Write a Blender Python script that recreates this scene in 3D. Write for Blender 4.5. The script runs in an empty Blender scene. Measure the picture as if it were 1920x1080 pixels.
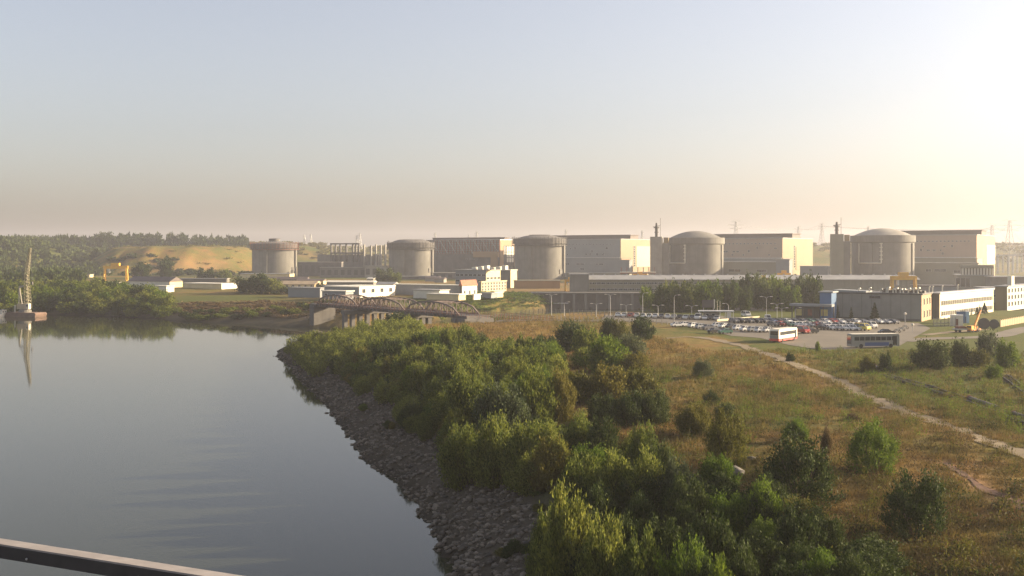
import bpy, bmesh, math, random
import numpy as np
from mathutils import Vector, Matrix

SC = bpy.context.scene
COL = SC.collection
R = math.radians

# ------------------------------------------------------------------ camera, sky, sun, exposure
CAMZ, FPX, HOR = 31.0, 2059.0, 475.0      # eye height, focal length and horizon row of the 1920 px photograph
cd = bpy.data.cameras.new('camera'); cam = bpy.data.objects.new('camera', cd); COL.objects.link(cam)
cam.location = (0, 0, CAMZ); cam.rotation_euler = (R(90), 0, 0)
cd.sensor_width = 36; cd.lens = 36*FPX/1920; cd.shift_y = -(540-HOR)/1920
cd.clip_start = 0.3; cd.clip_end = 12000
SC.camera = cam

SUN_AZ, SUN_EL = R(78), R(16)             # from the camera's forward direction towards the right
wd = bpy.data.worlds.new('World'); SC.world = wd; wd.use_nodes = True
nt = wd.node_tree; nt.nodes.clear()
sk = nt.nodes.new('ShaderNodeTexSky'); sk.sky_type = 'NISHITA'; sk.sun_disc = False
sk.sun_elevation = SUN_EL; sk.sun_rotation = SUN_AZ
sk.air_density = 1.0; sk.dust_density = 3.0; sk.ozone_density = 1.4; sk.altitude = 30
bg = nt.nodes.new('ShaderNodeBackground'); bg.inputs['Strength'].default_value = 0.08
wo = nt.nodes.new('ShaderNodeOutputWorld')
hs = nt.nodes.new('ShaderNodeHueSaturation'); hs.inputs['Saturation'].default_value = 0.62     # colour correction that pales the whole sky
tn = nt.nodes.new('ShaderNodeMix'); tn.data_type = 'RGBA'; tn.blend_type = 'MULTIPLY'; tn.inputs[0].default_value = 1; tn.inputs[7].default_value = (1.05, 0.985, 1.0, 1)
nt.links.new(sk.outputs[0], hs.inputs['Color']); nt.links.new(hs.outputs[0], tn.inputs[6]); nt.links.new(tn.outputs[2], bg.inputs[0]); nt.links.new(bg.outputs[0], wo.inputs[0])

sl = bpy.data.lights.new('sun', 'SUN'); sl.energy = 5.0; sl.angle = R(0.6); sl.color = (1.0, 0.79, 0.51)
so = bpy.data.objects.new('sun', sl); COL.objects.link(so)
SV = Vector((math.sin(SUN_AZ)*math.cos(SUN_EL), math.cos(SUN_AZ)*math.cos(SUN_EL), math.sin(SUN_EL)))
so.rotation_euler = SV.to_track_quat('Z', 'Y').to_euler(); so.location = (300, 60, 200)

vs = SC.view_settings
SC.display_settings.display_device = 'sRGB'
vs.view_transform = 'Standard'; vs.look = 'None'; vs.gamma = 1; vs.use_curve_mapping = False
vs.exposure = 1.52
cy = SC.cycles
cy.use_denoising = True; cy.denoiser = 'OPENIMAGEDENOISE'; cy.denoising_input_passes = 'RGB_ALBEDO_NORMAL'; cy.denoising_prefilter = 'NONE'; cy.max_bounces = 6; cy.diffuse_bounces = 2; cy.glossy_bounces = 3
cy.transmission_bounces = 3; cy.volume_bounces = 0; cy.transparent_max_bounces = 6
cy.caustics_reflective = False; cy.caustics_refractive = False
cy.sample_clamp_indirect = 6

# ------------------------------------------------------------------ helpers
rnd = random.Random(7)
def G(px, py, z):                         # where the ray through a pixel meets the level z
    d = (CAMZ-z)*FPX/(py-HOR)
    return ((px-960)/FPX*d, d)
def XA(px, d): return (px-960)/FPX*d
def ZA(py, d): return CAMZ-(py-HOR)/FPX*d

def tag(o, label=None, cat=None, group=None, kind=None):
    if label:
        o['label'] = label
        if not 4 <= len(label.split()) <= 16: print('LABEL LENGTH', len(label.split()), label)
    if cat: o['category'] = cat
    if group: o['group'] = group
    if kind: o['kind'] = kind
    return o
def thing(name, label, cat, loc=(0, 0, 0), rz=0, group=None, scale=None):
    o = bpy.data.objects.new(name, None); COL.objects.link(o)
    o.location = loc; o.rotation_euler = (0, 0, rz); o.empty_display_size = 1
    if scale: o.scale = scale
    return tag(o, label, cat, group)
def link(name, me, parent=None, mat=None, loc=None, rot=None, scale=None):
    o = bpy.data.objects.new(name, me); COL.objects.link(o)
    if parent: o.parent = parent
    if mat is not None:
        if not me.materials: me.materials.append(mat)
        if me.materials[0] is not mat:
            o.material_slots[0].link = 'OBJECT'; o.material_slots[0].material = mat
    if loc: o.location = loc
    if rot: o.rotation_euler = rot
    if scale: o.scale = scale
    return o

class MB:
    def __init__(s): s.v = []; s.f = []; s.m = []; s.cur = 0
    def quad(s, *p):
        n = len(s.v); s.v += [tuple(q) for q in p]; s.f.append(tuple(range(n, n+len(p)))); s.m.append(s.cur)
    def box(s, x0, y0, z0, x1, y1, z1):
        n = len(s.v)
        s.v += [(x0,y0,z0),(x1,y0,z0),(x1,y1,z0),(x0,y1,z0),(x0,y0,z1),(x1,y0,z1),(x1,y1,z1),(x0,y1,z1)]
        for q in ((0,3,2,1),(4,5,6,7),(0,1,5,4),(1,2,6,5),(2,3,7,6),(3,0,4,7)):
            s.f.append(tuple(n+i for i in q)); s.m.append(s.cur)
        return s
    def prism(s, pts, y0, y1):            # outline in x,z pushed from y0 to y1
        n = len(s.v); k = len(pts)
        s.v += [(p[0], y0, p[1]) for p in pts]+[(p[0], y1, p[1]) for p in pts]
        s.f.append(tuple(n+i for i in range(k))); s.m.append(s.cur)
        s.f.append(tuple(n+k+i for i in reversed(range(k)))); s.m.append(s.cur)
        for i in range(k):
            j = (i+1) % k
            s.f.append((n+i, n+k+i, n+k+j, n+j)); s.m.append(s.cur)
        return s
    def bar(s, a, b, w, h=None):          # square bar from a to b
        a, b = Vector(a), Vector(b); d = (b-a)
        if d.length < 1e-6: return s
        d.normalize(); h = h or w
        u = d.cross(Vector((0, 0, 1)))
        if u.length < 1e-3: u = Vector((1, 0, 0))
        u.normalize(); t = u.cross(d); n = len(s.v)
        for c in (a, b):
            for su, st in ((-1,-1),(1,-1),(1,1),(-1,1)):
                s.v.append(tuple(c+u*(su*w/2)+t*(st*h/2)))
        for q in ((0,1,2,3),(7,6,5,4),(0,4,5,1),(1,5,6,2),(2,6,7,3),(3,7,4,0)):
            s.f.append(tuple(n+i for i in q)); s.m.append(s.cur)
        return s
    def tube(s, path, r, seg=8, r2=None):
        path = [Vector(p) for p in path]; n0 = len(s.v); k = len(path)
        for i, p in enumerate(path):
            d = (path[min(i+1, k-1)]-path[max(i-1, 0)]).normalized()
            u = d.cross(Vector((0, 0, 1)))
            if u.length < 1e-3: u = Vector((1, 0, 0))
            u.normalize(); t = u.cross(d)
            rr = r if r2 is None else r+(r2-r)*i/(k-1)
            for j in range(seg):
                a = 2*math.pi*j/seg
                s.v.append(tuple(p+u*math.cos(a)*rr+t*math.sin(a)*rr))
        for i in range(k-1):
            for j in range(seg):
                j2 = (j+1) % seg
                s.f.append((n0+i*seg+j, n0+i*seg+j2, n0+(i+1)*seg+j2, n0+(i+1)*seg+j)); s.m.append(s.cur)
        s.f.append(tuple(n0+j for j in reversed(range(seg)))); s.m.append(s.cur)
        s.f.append(tuple(n0+(k-1)*seg+j for j in range(seg))); s.m.append(s.cur)
        return s
    def lathe(s, prof, seg=48, cx=0, cy=0, a0=0, a1=2*math.pi):
        n0 = len(s.v); full = abs(a1-a0-2*math.pi) < 1e-6; m = seg if full else seg+1
        for r, z in prof:
            for j in range(m):
                a = a0+(a1-a0)*j/seg
                s.v.append((cx+r*math.cos(a), cy+r*math.sin(a), z))
        for i in range(len(prof)-1):
            for j in range(seg):
                j2 = (j+1) % m
                s.f.append((n0+i*m+j, n0+i*m+j2, n0+(i+1)*m+j2, n0+(i+1)*m+j)); s.m.append(s.cur)
        return s
    def mesh(s, name, mats, smooth=False):
        me = bpy.data.meshes.new(name); me.from_pydata(s.v, [], s.f)
        for m in (mats if isinstance(mats, (list, tuple)) else [mats]): me.materials.append(m)
        if any(s.m): me.polygons.foreach_set('material_index', s.m)
        if smooth:
            me.polygons.foreach_set('use_smooth', [True]*len(me.polygons))
        me.update(); return me
    def build(s, name, mats, parent=None, smooth=False, loc=None, rot=None):
        return link(name, s.mesh(name, mats, smooth), parent, None, loc, rot)

def pieces(name, boxes, mat, parent):
    """one part per box, alike boxes sharing their mesh"""
    for (x0, y0, z0, x1, y1, z1) in boxes:
        key = (name, round(x1-x0, 3), round(y1-y0, 3), round(z1-z0, 3), mat.name)
        if key not in _pm: _pm[key] = MB().box(0, 0, 0, x1-x0, y1-y0, z1-z0).mesh(name, mat)
        link(name, _pm[key], parent, None, (x0, y0, z0))
_pm = {}
def np_mesh(name, V, F, mat, attrs=None, smooth=False):
    me = bpy.data.meshes.new(name); V = np.asarray(V, np.float32); F = np.asarray(F, np.int32)
    k = F.shape[1]
    me.vertices.add(len(V)); me.vertices.foreach_set('co', V.ravel())
    me.loops.add(F.size); me.loops.foreach_set('vertex_index', F.ravel())
    me.polygons.add(len(F)); me.polygons.foreach_set('loop_start', np.arange(0, F.size, k, dtype=np.int32))
    if smooth: me.polygons.foreach_set('use_smooth', np.ones(len(F), bool))
    me.update(calc_edges=True)
    for a, val in (attrs or {}).items():
        at = me.attributes.new(a, 'FLOAT', 'POINT'); at.data.foreach_set('value', np.asarray(val, np.float32))
    if mat: me.materials.append(mat)
    return me

# ------------------------------------------------------------------ materials
def newmat(name):
    m = bpy.data.materials.new(name); m.use_nodes = True; nt = m.node_tree
    b = nt.nodes['Principled BSDF']; return m, nt, b
def mixc(nt, fac, a, b, mode='MIX'):
    n = nt.nodes.new('ShaderNodeMix'); n.data_type = 'RGBA'; n.blend_type = mode
    for sock, val in ((n.inputs[0], fac), (n.inputs[6], a), (n.inputs[7], b)):
        if isinstance(val, bpy.types.NodeSocket): nt.links.new(val, sock)
        elif isinstance(val, (int, float)): sock.default_value = val
        else: sock.default_value = (*val[:3], 1)
    return n.outputs[2]
def noise(nt, scale, detail=4, rough=0.6, vec=None):
    n = nt.nodes.new('ShaderNodeTexNoise'); n.inputs['Scale'].default_value = scale
    n.inputs['Detail'].default_value = detail; n.inputs['Roughness'].default_value = rough
    if vec is not None: nt.links.new(vec, n.inputs['Vector'])
    return n.outputs[0]
def ramp(nt, fac, p0, p1):
    n = nt.nodes.new('ShaderNodeMapRange'); n.inputs[1].default_value = p0; n.inputs[2].default_value = p1
    n.clamp = True; nt.links.new(fac, n.inputs[0]); return n.outputs[0]
def mathn(nt, op, a, b):
    n = nt.nodes.new('ShaderNodeMath'); n.operation = op
    for sock, val in ((n.inputs[0], a), (n.inputs[1], b)):
        if isinstance(val, bpy.types.NodeSocket): nt.links.new(val, sock)
        else: sock.default_value = val
    return n.outputs[0]
def pos(nt, sx=1, sy=1, sz=1, obj=False):
    if obj: src = nt.nodes.new('ShaderNodeTexCoord').outputs['Object']
    else: src = nt.nodes.new('ShaderNodeNewGeometry').outputs['Position']
    mp = nt.nodes.new('ShaderNodeMapping'); mp.inputs['Scale'].default_value = (sx, sy, sz)
    nt.links.new(src, mp.inputs['Vector']); return mp.outputs[0]
def bump(nt, b, h, strength, dist):
    n = nt.nodes.new('ShaderNodeBump'); n.inputs['Strength'].default_value = strength
    n.inputs['Distance'].default_value = dist
    nt.links.new(h, n.inputs['Height']); nt.links.new(n.outputs[0], b.inputs['Normal'])
def attr(nt, name):
    n = nt.nodes.new('ShaderNodeAttribute'); n.attribute_name = name; return n.outputs['Fac']

_mats = {}
def paint(name, col, rough=0.7, vary=0.12, scale=0.35, metal=0, streak=0.0):
    """plain weathered paint, concrete or metal: blotches, vertical rain streaks, fine grain"""
    if name in _mats: return _mats[name]
    m, nt, b = newmat(name)
    p = pos(nt)
    n1 = noise(nt, scale, 5, 0.6, p)
    dark = tuple(c*(1-2.2*vary) for c in col); lite = tuple(min(1, c*(1+1.2*vary)) for c in col)
    c = mixc(nt, ramp(nt, n1, 0.3, 0.7), dark, lite)
    if streak:
        n2 = noise(nt, 1.0, 4, 0.7, pos(nt, 0.5, 0.5, 0.03))
        c = mixc(nt, mathn(nt, 'MULTIPLY', ramp(nt, n2, 0.48, 0.75), streak), c, tuple(x*0.45 for x in col))
    nt.links.new(c, b.inputs['Base Color']); b.inputs['Roughness'].default_value = rough
    b.inputs['Metallic'].default_value = metal
    _mats[name] = m; return m
def glassm(name='window_glass', col=(0.03, 0.035, 0.04)):
    if name in _mats: return _mats[name]
    m, nt, b = newmat(name); b.inputs['Base Color'].default_value = (*col, 1)
    b.inputs['Roughness'].default_value = 0.12; b.inputs['Specular IOR Level'].default_value = 0.6
    _mats[name] = m; return m

CONC = paint('concrete', (0.165, 0.158, 0.138), 0.85, 0.13, 0.10, streak=0.5)
CONCD = paint('dark_concrete', (0.125, 0.118, 0.11), 0.9, 0.15, 0.15, streak=0.5)
CONCL = paint('light_concrete', (0.28, 0.262, 0.225), 0.85, 0.10, 0.2, streak=0.25)
CREAM = paint('cream_cladding', (0.20, 0.142, 0.060), 0.6, 0.06, 0.06, streak=0.15)
PINK = paint('pinkish_cladding', (0.31, 0.235, 0.18), 0.65, 0.06, 0.06, streak=0.15)
OCHRE = paint('ochre_cladding', (0.30, 0.18, 0.08), 0.65, 0.07, 0.06, streak=0.15)
GREYG = paint('grey_green_cladding', (0.205, 0.198, 0.145), 0.7, 0.06, 0.08, streak=0.15)
BLUEGREY = paint('blue_grey_cladding', (0.20, 0.215, 0.22), 0.6, 0.06, 0.1, streak=0.15)
ROOFBR = paint('brown_roof', (0.11, 0.085, 0.075), 0.7, 0.1, 0.2)
ROOFGR = paint('grey_roof', (0.27, 0.265, 0.25), 0.5, 0.1, 0.2)
WHITE = paint('white_paint', (0.62, 0.58, 0.48), 0.55, 0.04, 0.5, streak=0.08)
STEELD = paint('dark_steel', (0.07, 0.065, 0.06), 0.6, 0.1, 0.5)
STEELG = paint('galvanised_steel', (0.42, 0.42, 0.41), 0.45, 0.06, 0.8, metal=0.3)
RUST = paint('rusty_steel', (0.20, 0.085, 0.055), 0.85, 0.18, 0.6)
TRUSS = paint('bridge_paint', (0.155, 0.118, 0.105), 0.8, 0.15, 0.5)
YELLOW = paint('yellow_paint', (0.72, 0.38, 0.03), 0.5, 0.06, 0.6)
ORANGE = paint('orange_paint', (0.75, 0.26, 0.03), 0.45, 0.06, 0.6)
BLUE = paint('blue_cladding', (0.06, 0.135, 0.26), 0.45, 0.05, 0.3)
BLACK = paint('black_rubber', (0.02, 0.02, 0.02), 0.9, 0.05, 1)
GLASS = glassm()
# ------------------------------------------------------------------ terrain
WATER = [(-3200,560),(-600,552),(-254,545),(-237,555),(-200,542),(-166,519),(-153.7,502),(-116.6,480),(-96,463),(-68,446),(-50,462),(-26,520),
         (10,575),(22,612),(215,612),(215,446),(60,443),(30,440),(8,425),(-18,398),(-36,386),(-58,374),(-73,358),(-74.5,350),
         (-70.7,330.7),(-59.4,297),(-51,266),(-41.3,236.4),(-35,214),(-30.5,196.4),(-25.5,180),(-22.5,165.8),(-16,150.2),(-13,140),(-10.9,131.6),(-7.3,115),
         (-5.6,105.5),(-3,92),(0,78),(10,20),(20,-1200),(-3200,-1200)]
ZP = 9.0
_wp = np.array(WATER, float)
def sstep(a, b, x):
    t = np.clip((x-a)/(b-a), 0, 1); return t*t*(3-2*t)
def shore(X, Y):
    """signed distance to the water's edge, positive on land"""
    X = np.asarray(X, float); Y = np.asarray(Y, float)
    best = np.full(X.shape, 1e9); ins = np.zeros(X.shape, bool); n = len(_wp)
    for i in range(n):
        ax, ay = _wp[i]; bx, by = _wp[(i+1) % n]; dx, dy = bx-ax, by-ay; L = dx*dx+dy*dy
        t = np.clip(((X-ax)*dx+(Y-ay)*dy)/L, 0, 1)
        d = (X-ax-t*dx)**2+(Y-ay-t*dy)**2
        best = np.minimum(best, d)
        if ay != by:
            c = ((ay > Y) != (by > Y)) & (X < (bx-ax)*(Y-ay)/(by-ay)+ax)
            ins ^= c
    d = np.sqrt(best)
    # a ragged edge
    d2 = np.where(ins, -d, d)
    return d2+0.7*np.sin(X*0.9+Y*0.35)*np.sin(Y*0.55-X*0.2)+0.35*np.sin(X*2.1-Y*1.7)
def wav(X, Y):
    return (np.sin(X*0.061+1.3)*np.sin(Y*0.047+0.4)+0.6*np.sin(X*0.13-Y*0.09+2)+0.45*np.sin(X*0.21+Y*0.17)
            + 0.3*np.sin(X*0.37-Y*0.41+1)*np.sin(Y*0.33))
def flatmask(X, Y):                      # 1 where the ground is graded level (car park, roads, works platform)
    a = sstep(228, 250, Y)*sstep(14, 34, X-(340-Y)*0.12)
    b = sstep(372, 388, Y)
    return np.clip(a+b, 0, 1)
def Hf(X, Y):
    X = np.asarray(X, float); Y = np.asarray(Y, float)
    s = shore(X, Y)
    L = 15+10*sstep(400, 450, Y)*sstep(-40, -80, X)
    L = L*(1-sstep(370, 392, Y)*sstep(-50, -25, X))+5*sstep(370, 392, Y)*sstep(-50, -25, X)
    top = ZP-2.0*sstep(420, 470, Y)*sstep(-60, -110, X)*sstep(720, 620, Y)
    z = np.where(s > 0, top*(1-np.exp(-np.maximum(s, 0)/L)), -2.6*(1-np.exp(np.minimum(s, 0)/4)))
    fm = flatmask(X, Y)
    z = z+0.42*wav(X, Y)*sstep(8, 40, s)*(1-fm)*sstep(700, 500, Y)
    # quarry hill, wooded hill and the plateau behind
    q = np.sqrt(((X+388)/124)**2+((Y-1300)/210)**2)
    h1 = 29*sstep(1.0, 0.5, q)
    face = sstep(-400, -380, X)*sstep(-300, -320, X)      # quarried face cut into the foot of the hill
    h1 = h1*(1-face*sstep(0.70, 0.98, q)*0.75)
    h1 = h1+(1.6*np.sin(X*0.16+1)+1.2*np.sin(X*0.31+Y*0.05))*sstep(0.0, 12, h1)*sstep(1250, 1150, Y)
    h2 = 33*sstep(-450, -590, X)*sstep(780, 1250, Y)
    h3 = (31+9*sstep(300, 900, X)+5*np.sin(X*0.004+1))*sstep(1250, 1720, Y+60*np.sin(X*0.006))
    h4 = 36*sstep(1330, 1560, Y)*sstep(-150, -330, X)
    hh = np.maximum(np.maximum(h1, h2), np.maximum(h3, h4))
    hh = hh+1.8*np.sin(X*0.021)*np.sin(Y*0.013)*sstep(3, 12, hh)
    return z+hh
def H(x, y): return float(Hf(np.array([x]), np.array([y]))[0])
def GG(px, py):                          # where a pixel's ray meets the terrain
    z = 8.0
    for _ in range(30):
        x, y = G(px, py, z); z = 0.5*z+0.5*H(x, y)
    x, y = G(px, py, z); return x, y, z

TRACK = [(1300,632),(1345,638),(1400,650),(1450,668),(1500,688),(1550,706),(1590,722),(1620,743),(1680,765),(1740,786),(1800,808),(1860,830),(1925,856),(2000,890)]
TRACKP = [GG(*p)[:2] for p in TRACK]
def polydist(X, Y, P):
    best = np.full(np.shape(X), 1e9)
    for (ax, ay), (bx, by) in zip(P[:-1], P[1:]):
        dx, dy = bx-ax, by-ay
        t = np.clip(((X-ax)*dx+(Y-ay)*dy)/(dx*dx+dy*dy), 0, 1)
        best = np.minimum(best, np.hypot(X-ax-t*dx, Y-ay-t*dy))
    return best
TRENCHP = [GG(*p)[:2] for p in [(1775,868),(1810,893),(1850,918),(1900,942),(1960,972)]]
LOT = [G(*p, ZP) for p in [(1135,590),(1345,592),(1420,597),(1640,600),(1722,606),(1745,616),(1712,634),(1688,648),(1600,655),(1535,656),(1478,647),(1425,634),(1372,630),(1335,622),(1255,606),(1130,598)]]
def in_poly(X, Y, P):
    ins = np.zeros(np.shape(X), bool); n = len(P)
    for i in range(n):
        ax, ay = P[i]; bx, by = P[(i+1) % n]
        if ay != by: ins ^= ((ay > Y) != (by > Y)) & (X < (bx-ax)*(Y-ay)/(by-ay)+ax)
    return ins
def zones(X, Y):
    """dry (0 green .. 1 straw), bare earth, rocky, woods floor"""
    s = shore(X, Y)
    n = 0.5+0.22*wav(X*0.9+30, Y*0.9)+0.16*np.sin(X*0.55+Y*0.23)*np.sin(Y*0.43-X*0.3)
    dry = 0.24+0.62*n
    tx = np.interp(Y, [p[1] for p in TRACKP[::-1]], [p[0] for p in TRACKP[::-1]])
    right = sstep(-2, 12, X-tx)*sstep(60, 100, Y)
    dry = dry-0.34*right
    dry = dry+0.5*sstep(255, 300, Y)*sstep(18, 0, X)*sstep(30, 45, s)      # russet rise by the bridge
    dry = dry+0.35*np.exp(-((X-15)/10)**2-((Y-140)/9)**2)
    dry = dry-0.5*sstep(30, 12, s)
    far = sstep(430, 470, Y)
    dry = dry*(1-far)+far*(0.42+0.25*np.sin(X*0.03)*np.sin(Y*0.05))
    q = np.sqrt(((X+388)/124)**2+((Y-1300)/210)**2)
    dry = np.maximum(dry, (0.45+0.16*np.sin(X*0.09+Y*0.05)*np.sin(Y*0.04)+0.20*np.sin(X*0.23-Y*0.11)*np.sin(X*0.05+Y*0.19)+0.12*np.sin(X*0.4+1)*np.sin(Y*0.31))*sstep(1.05, 0.9, q))
    dry = dry*(1-0.8*sstep(-480, -560, X)*sstep(740, 800, Y))
    bare = np.exp(-(polydist(X, Y, TRENCHP)/1.3)**2)*0.9
    face = 0.4*sstep(-390, -378, X)*sstep(-305, -318, X)*sstep(0.70, 0.78, q)*sstep(0.96, 0.90, q)  # orange soil of the quarry face, its sunlit tint put into the colour
    bare = np.maximum(bare, face)
    bare = np.maximum(bare, 0.8*np.exp(-((X-56)/4.5)**2-((Y-187)/5)**2))
    bare = np.maximum(bare, 0.35*sstep(16, 8, s)*sstep(425, 440, Y)*sstep(-30, -45, X)*sstep(-84, -70, X))  # bare abutment slope, orange sunlight included in its tint
    bare = np.maximum(bare, 0.35*sstep(560, 600, Y)*sstep(900, 800, Y)*sstep(-140, -100, X))
    rock = sstep(15, 9, s)*sstep(362, 345, Y)*sstep(60, 40, X)+0.85*sstep(24, 17, s)*sstep(436, 456, Y)*sstep(-60, -90, X)
    return np.clip(dry, 0, 1), np.clip(bare, 0, 1), np.clip(rock, 0, 1)

def meadow_nodes(nt):
    p = pos(nt)
    n1 = noise(nt, 0.10, 6, 0.65, p); n2 = noise(nt, 0.9, 5, 0.7, p); n3 = noise(nt, 5.0, 3, 0.6, p)
    d = mathn(nt, 'ADD', attr(nt, 'dry'), mathn(nt, 'MULTIPLY', mathn(nt, 'SUBTRACT', n2, 0.5), 0.9))
    d = mathn(nt, 'ADD', d, mathn(nt, 'MULTIPLY', mathn(nt, 'SUBTRACT', n1, 0.5), 0.8))
    green = mixc(nt, ramp(nt, n3, 0.3, 0.7), (0.045, 0.062, 0.012), (0.10, 0.112, 0.022))
    straw = mixc(nt, ramp(nt, n2, 0.35, 0.7), (0.15, 0.096, 0.026), (0.26, 0.185, 0.056))
    russ = mixc(nt, ramp(nt, n3, 0.3, 0.7), (0.14, 0.076, 0.026), (0.23, 0.135, 0.046))
    dryc = mixc(nt, ramp(nt, n1, 0.42, 0.62), straw, russ)
    c = mixc(nt, ramp(nt, d, 0.30, 0.72), green, dryc)
    n4 = noise(nt, 0.33, 6, 0.75, p)
    c = mixc(nt, mathn(nt, 'MULTIPLY', ramp(nt, n4, 0.50, 0.68), 0.62), c, (0.062, 0.050, 0.016))
    return c, n2, n3

gm, nt, b = newmat('meadow_ground')
c, n2, n3 = meadow_nodes(nt)
earth = mixc(nt, n2, (0.24, 0.125, 0.06), (0.36, 0.22, 0.11))
c = mixc(nt, attr(nt, 'bare'), c, earth)
rk = mixc(nt, n3, (0.036, 0.030, 0.023), (0.10, 0.084, 0.063))  # rocky ground, darkened for shade between stones and on the far bank
c = mixc(nt, attr(nt, 'rock'), c, rk)
c = mixc(nt, mathn(nt, 'MULTIPLY', attr(nt, 'wet'), 0.7), c, (0.018, 0.017, 0.013))
nt.links.new(c, b.inputs['Base Color']); b.inputs['Roughness'].default_value = 1.0
b.inputs['Specular IOR Level'].default_value = 0.1
bump(nt, b, mathn(nt, 'ADD', n2, mathn(nt, 'MULTIPLY', n3, 0.5)), 0.6, 0.25)

def axis(segs):
    out = []
    for a, bb, st in segs: out += list(np.arange(a, bb, st))
    out.append(segs[-1][1]); return np.array(out)
gx = axis([(-3400,-800,100),(-800,-420,14),(-420,-180,6),(-180,-90,3),(-90,-10,1.3),(-10,90,1.5),(90,190,2.5),(190,420,8),(420,1000,30),(1000,3400,120)])
gy = axis([(-900,0,100),(0,60,8),(60,90,2),(90,260,1.5),(260,400,2.2),(400,640,4),(640,900,10),(900,1300,10),(1300,1900,16),(1900,4500,130)])
GX, GY = np.meshgrid(gx, gy); sh = GX.shape
gz = Hf(GX, GY)
dry, bare, rock = zones(GX, GY)
idx = np.arange(GX.size).reshape(sh)
F = np.stack([idx[:-1,:-1], idx[:-1,1:], idx[1:,1:], idx[1:,:-1]], -1).reshape(-1, 4)
gme = np_mesh('ground', np.stack([GX, GY, gz], -1).reshape(-1, 3), F, gm, dict(dry=dry.ravel(), bare=bare.ravel(), rock=rock.ravel(), wet=sstep(2.2, 0.5, shore(GX, GY)).ravel()), True)
ground = link('ground', gme); tag(ground, kind='structure')

# water
wm, nt, b = newmat('river_water')
b.inputs['Base Color'].default_value = (0.030, 0.033, 0.020, 1); b.inputs['Roughness'].default_value = 0.05
b.inputs['IOR'].default_value = 1.27
nn = noise(nt, 0.6, 3, 0.5, pos(nt, 1, 0.55, 1)); nb = noise(nt, 0.035, 2, 0.5, pos(nt))
bump(nt, b, mathn(nt, 'MULTIPLY', nn, mathn(nt, 'ADD', mathn(nt, 'MULTIPLY', ramp(nt, nb, 0.3, 0.7), 0.5), 0.5)), 0.018, 0.02)
mb = MB(); mb.quad((-3400,-900,0),(240,-900,0),(240,640,0),(-3400,640,0))
water = mb.build('river_water', wm); tag(water, kind='structure')

# haze
hz = bpy.data.materials.new('haze'); hz.use_nodes = True; nt = hz.node_tree; nt.nodes.clear()
pv = nt.nodes.new('ShaderNodeVolumePrincipled'); ho = nt.nodes.new('ShaderNodeOutputMaterial')
pv.inputs['Color'].default_value = (0.93, 0.93, 1.0, 1); pv.inputs['Density'].default_value = 0.00015
pv.inputs['Anisotropy'].default_value = 0.35
nt.links.new(pv.outputs[0], ho.inputs['Volume'])
hz.cycles.homogeneous_volume = True
mb = MB(); mb.box(-3500,-1000,-4,3500,4600,118)
tag(mb.build('haze', hz), kind='stuff')

# car park, roads and the dirt track as thin sheets laid on the ground
ASPH, nt, b = newmat('worn_asphalt')
n1 = noise(nt, 0.12, 6, 0.65, pos(nt)); n2 = noise(nt, 6, 3, 0.6, pos(nt))
c = mixc(nt, ramp(nt, n1, 0.35, 0.65), (0.070, 0.060, 0.046), (0.115, 0.098, 0.073))
c = mixc(nt, mathn(nt, 'MULTIPLY', n2, 0.4), c, (0.13, 0.11, 0.082))
nt.links.new(c, b.inputs['Base Color']); b.inputs['Roughness'].default_value = 0.9
DIRT, nt, b = newmat('dirt_track')
n1 = noise(nt, 0.5, 6, 0.7, pos(nt)); n2 = noise(nt, 4, 4, 0.6, pos(nt))
c = mixc(nt, ramp(nt, n1, 0.35, 0.65), (0.115, 0.085, 0.046), (0.20, 0.15, 0.09))
c = mixc(nt, ramp(nt, n2, 0.5, 0.75), c, (0.15, 0.11, 0.06))
c = mixc(nt, ramp(nt, noise(nt, 0.9, 5, 0.7, pos(nt)), 0.52, 0.66), c, (0.12, 0.105, 0.035))
nt.links.new(c, b.inputs['Base Color']); b.inputs['Roughness'].default_value = 1
bump(nt, b, n2, 0.5, 0.1)

mb = MB(); mb.quad(*[(x, y, ZP+0.06) for x, y in LOT][::-1])
bm = bmesh.new(); bm.from_mesh(mb.mesh('car_park', ASPH)); bmesh.ops.triangulate(bm, faces=bm.faces)
bmesh.ops.recalc_face_normals(bm, faces=bm.faces)
for f in bm.faces:
    if f.normal.z < 0: f.normal_flip()
lme = bpy.data.meshes.new('car_park'); bm.to_mesh(lme); lme.materials.append(ASPH)
tag(link('car_park', lme), kind='structure')

def strip(name, P, width, mat, dz, step=1.5, jag=0.3):
    pts = []
    for (ax, ay), (bx, by) in zip(P[:-1], P[1:]):
        n = max(1, int(math.hypot(bx-ax, by-ay)/step))
        pts += [(ax+(bx-ax)*i/n, ay+(by-ay)*i/n) for i in range(n)]
    pts.append(P[-1]); pts = np.array(pts)
    for _ in range(6): pts[1:-1] = (pts[:-2]+2*pts[1:-1]+pts[2:])/4
    d = np.gradient(pts, axis=0); d /= np.linalg.norm(d, axis=1)[:, None]; nrm = np.stack([-d[:,1], d[:,0]], 1)
    K = 7; V = []
    rr = np.random.RandomState(5)
    for k in range(K):
        t = (k/(K-1)-0.5)*width
        off = t+(rr.uniform(-jag, jag, len(pts)) if k in (0, K-1) else 0)
        p = pts+nrm*np.reshape(off*np.ones(len(pts)), (-1, 1))
        z = Hf(p[:,0], p[:,1])+dz
        V.append(np.column_stack([p, z]))
    n = len(pts); V = np.concatenate(V)
    F = [(k*n+i, k*n+i+1, (k+1)*n+i+1, (k+1)*n+i) for k in range(K-1) for i in range(n-1)]
    F = np.array(F)[:, ::-1]
    return tag(link(name, np_mesh(name, V, F, mat, smooth=True)), kind='structure')
strip('dirt_track', TRACKP, 3.0, DIRT, 0.09, jag=0.8)
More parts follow.
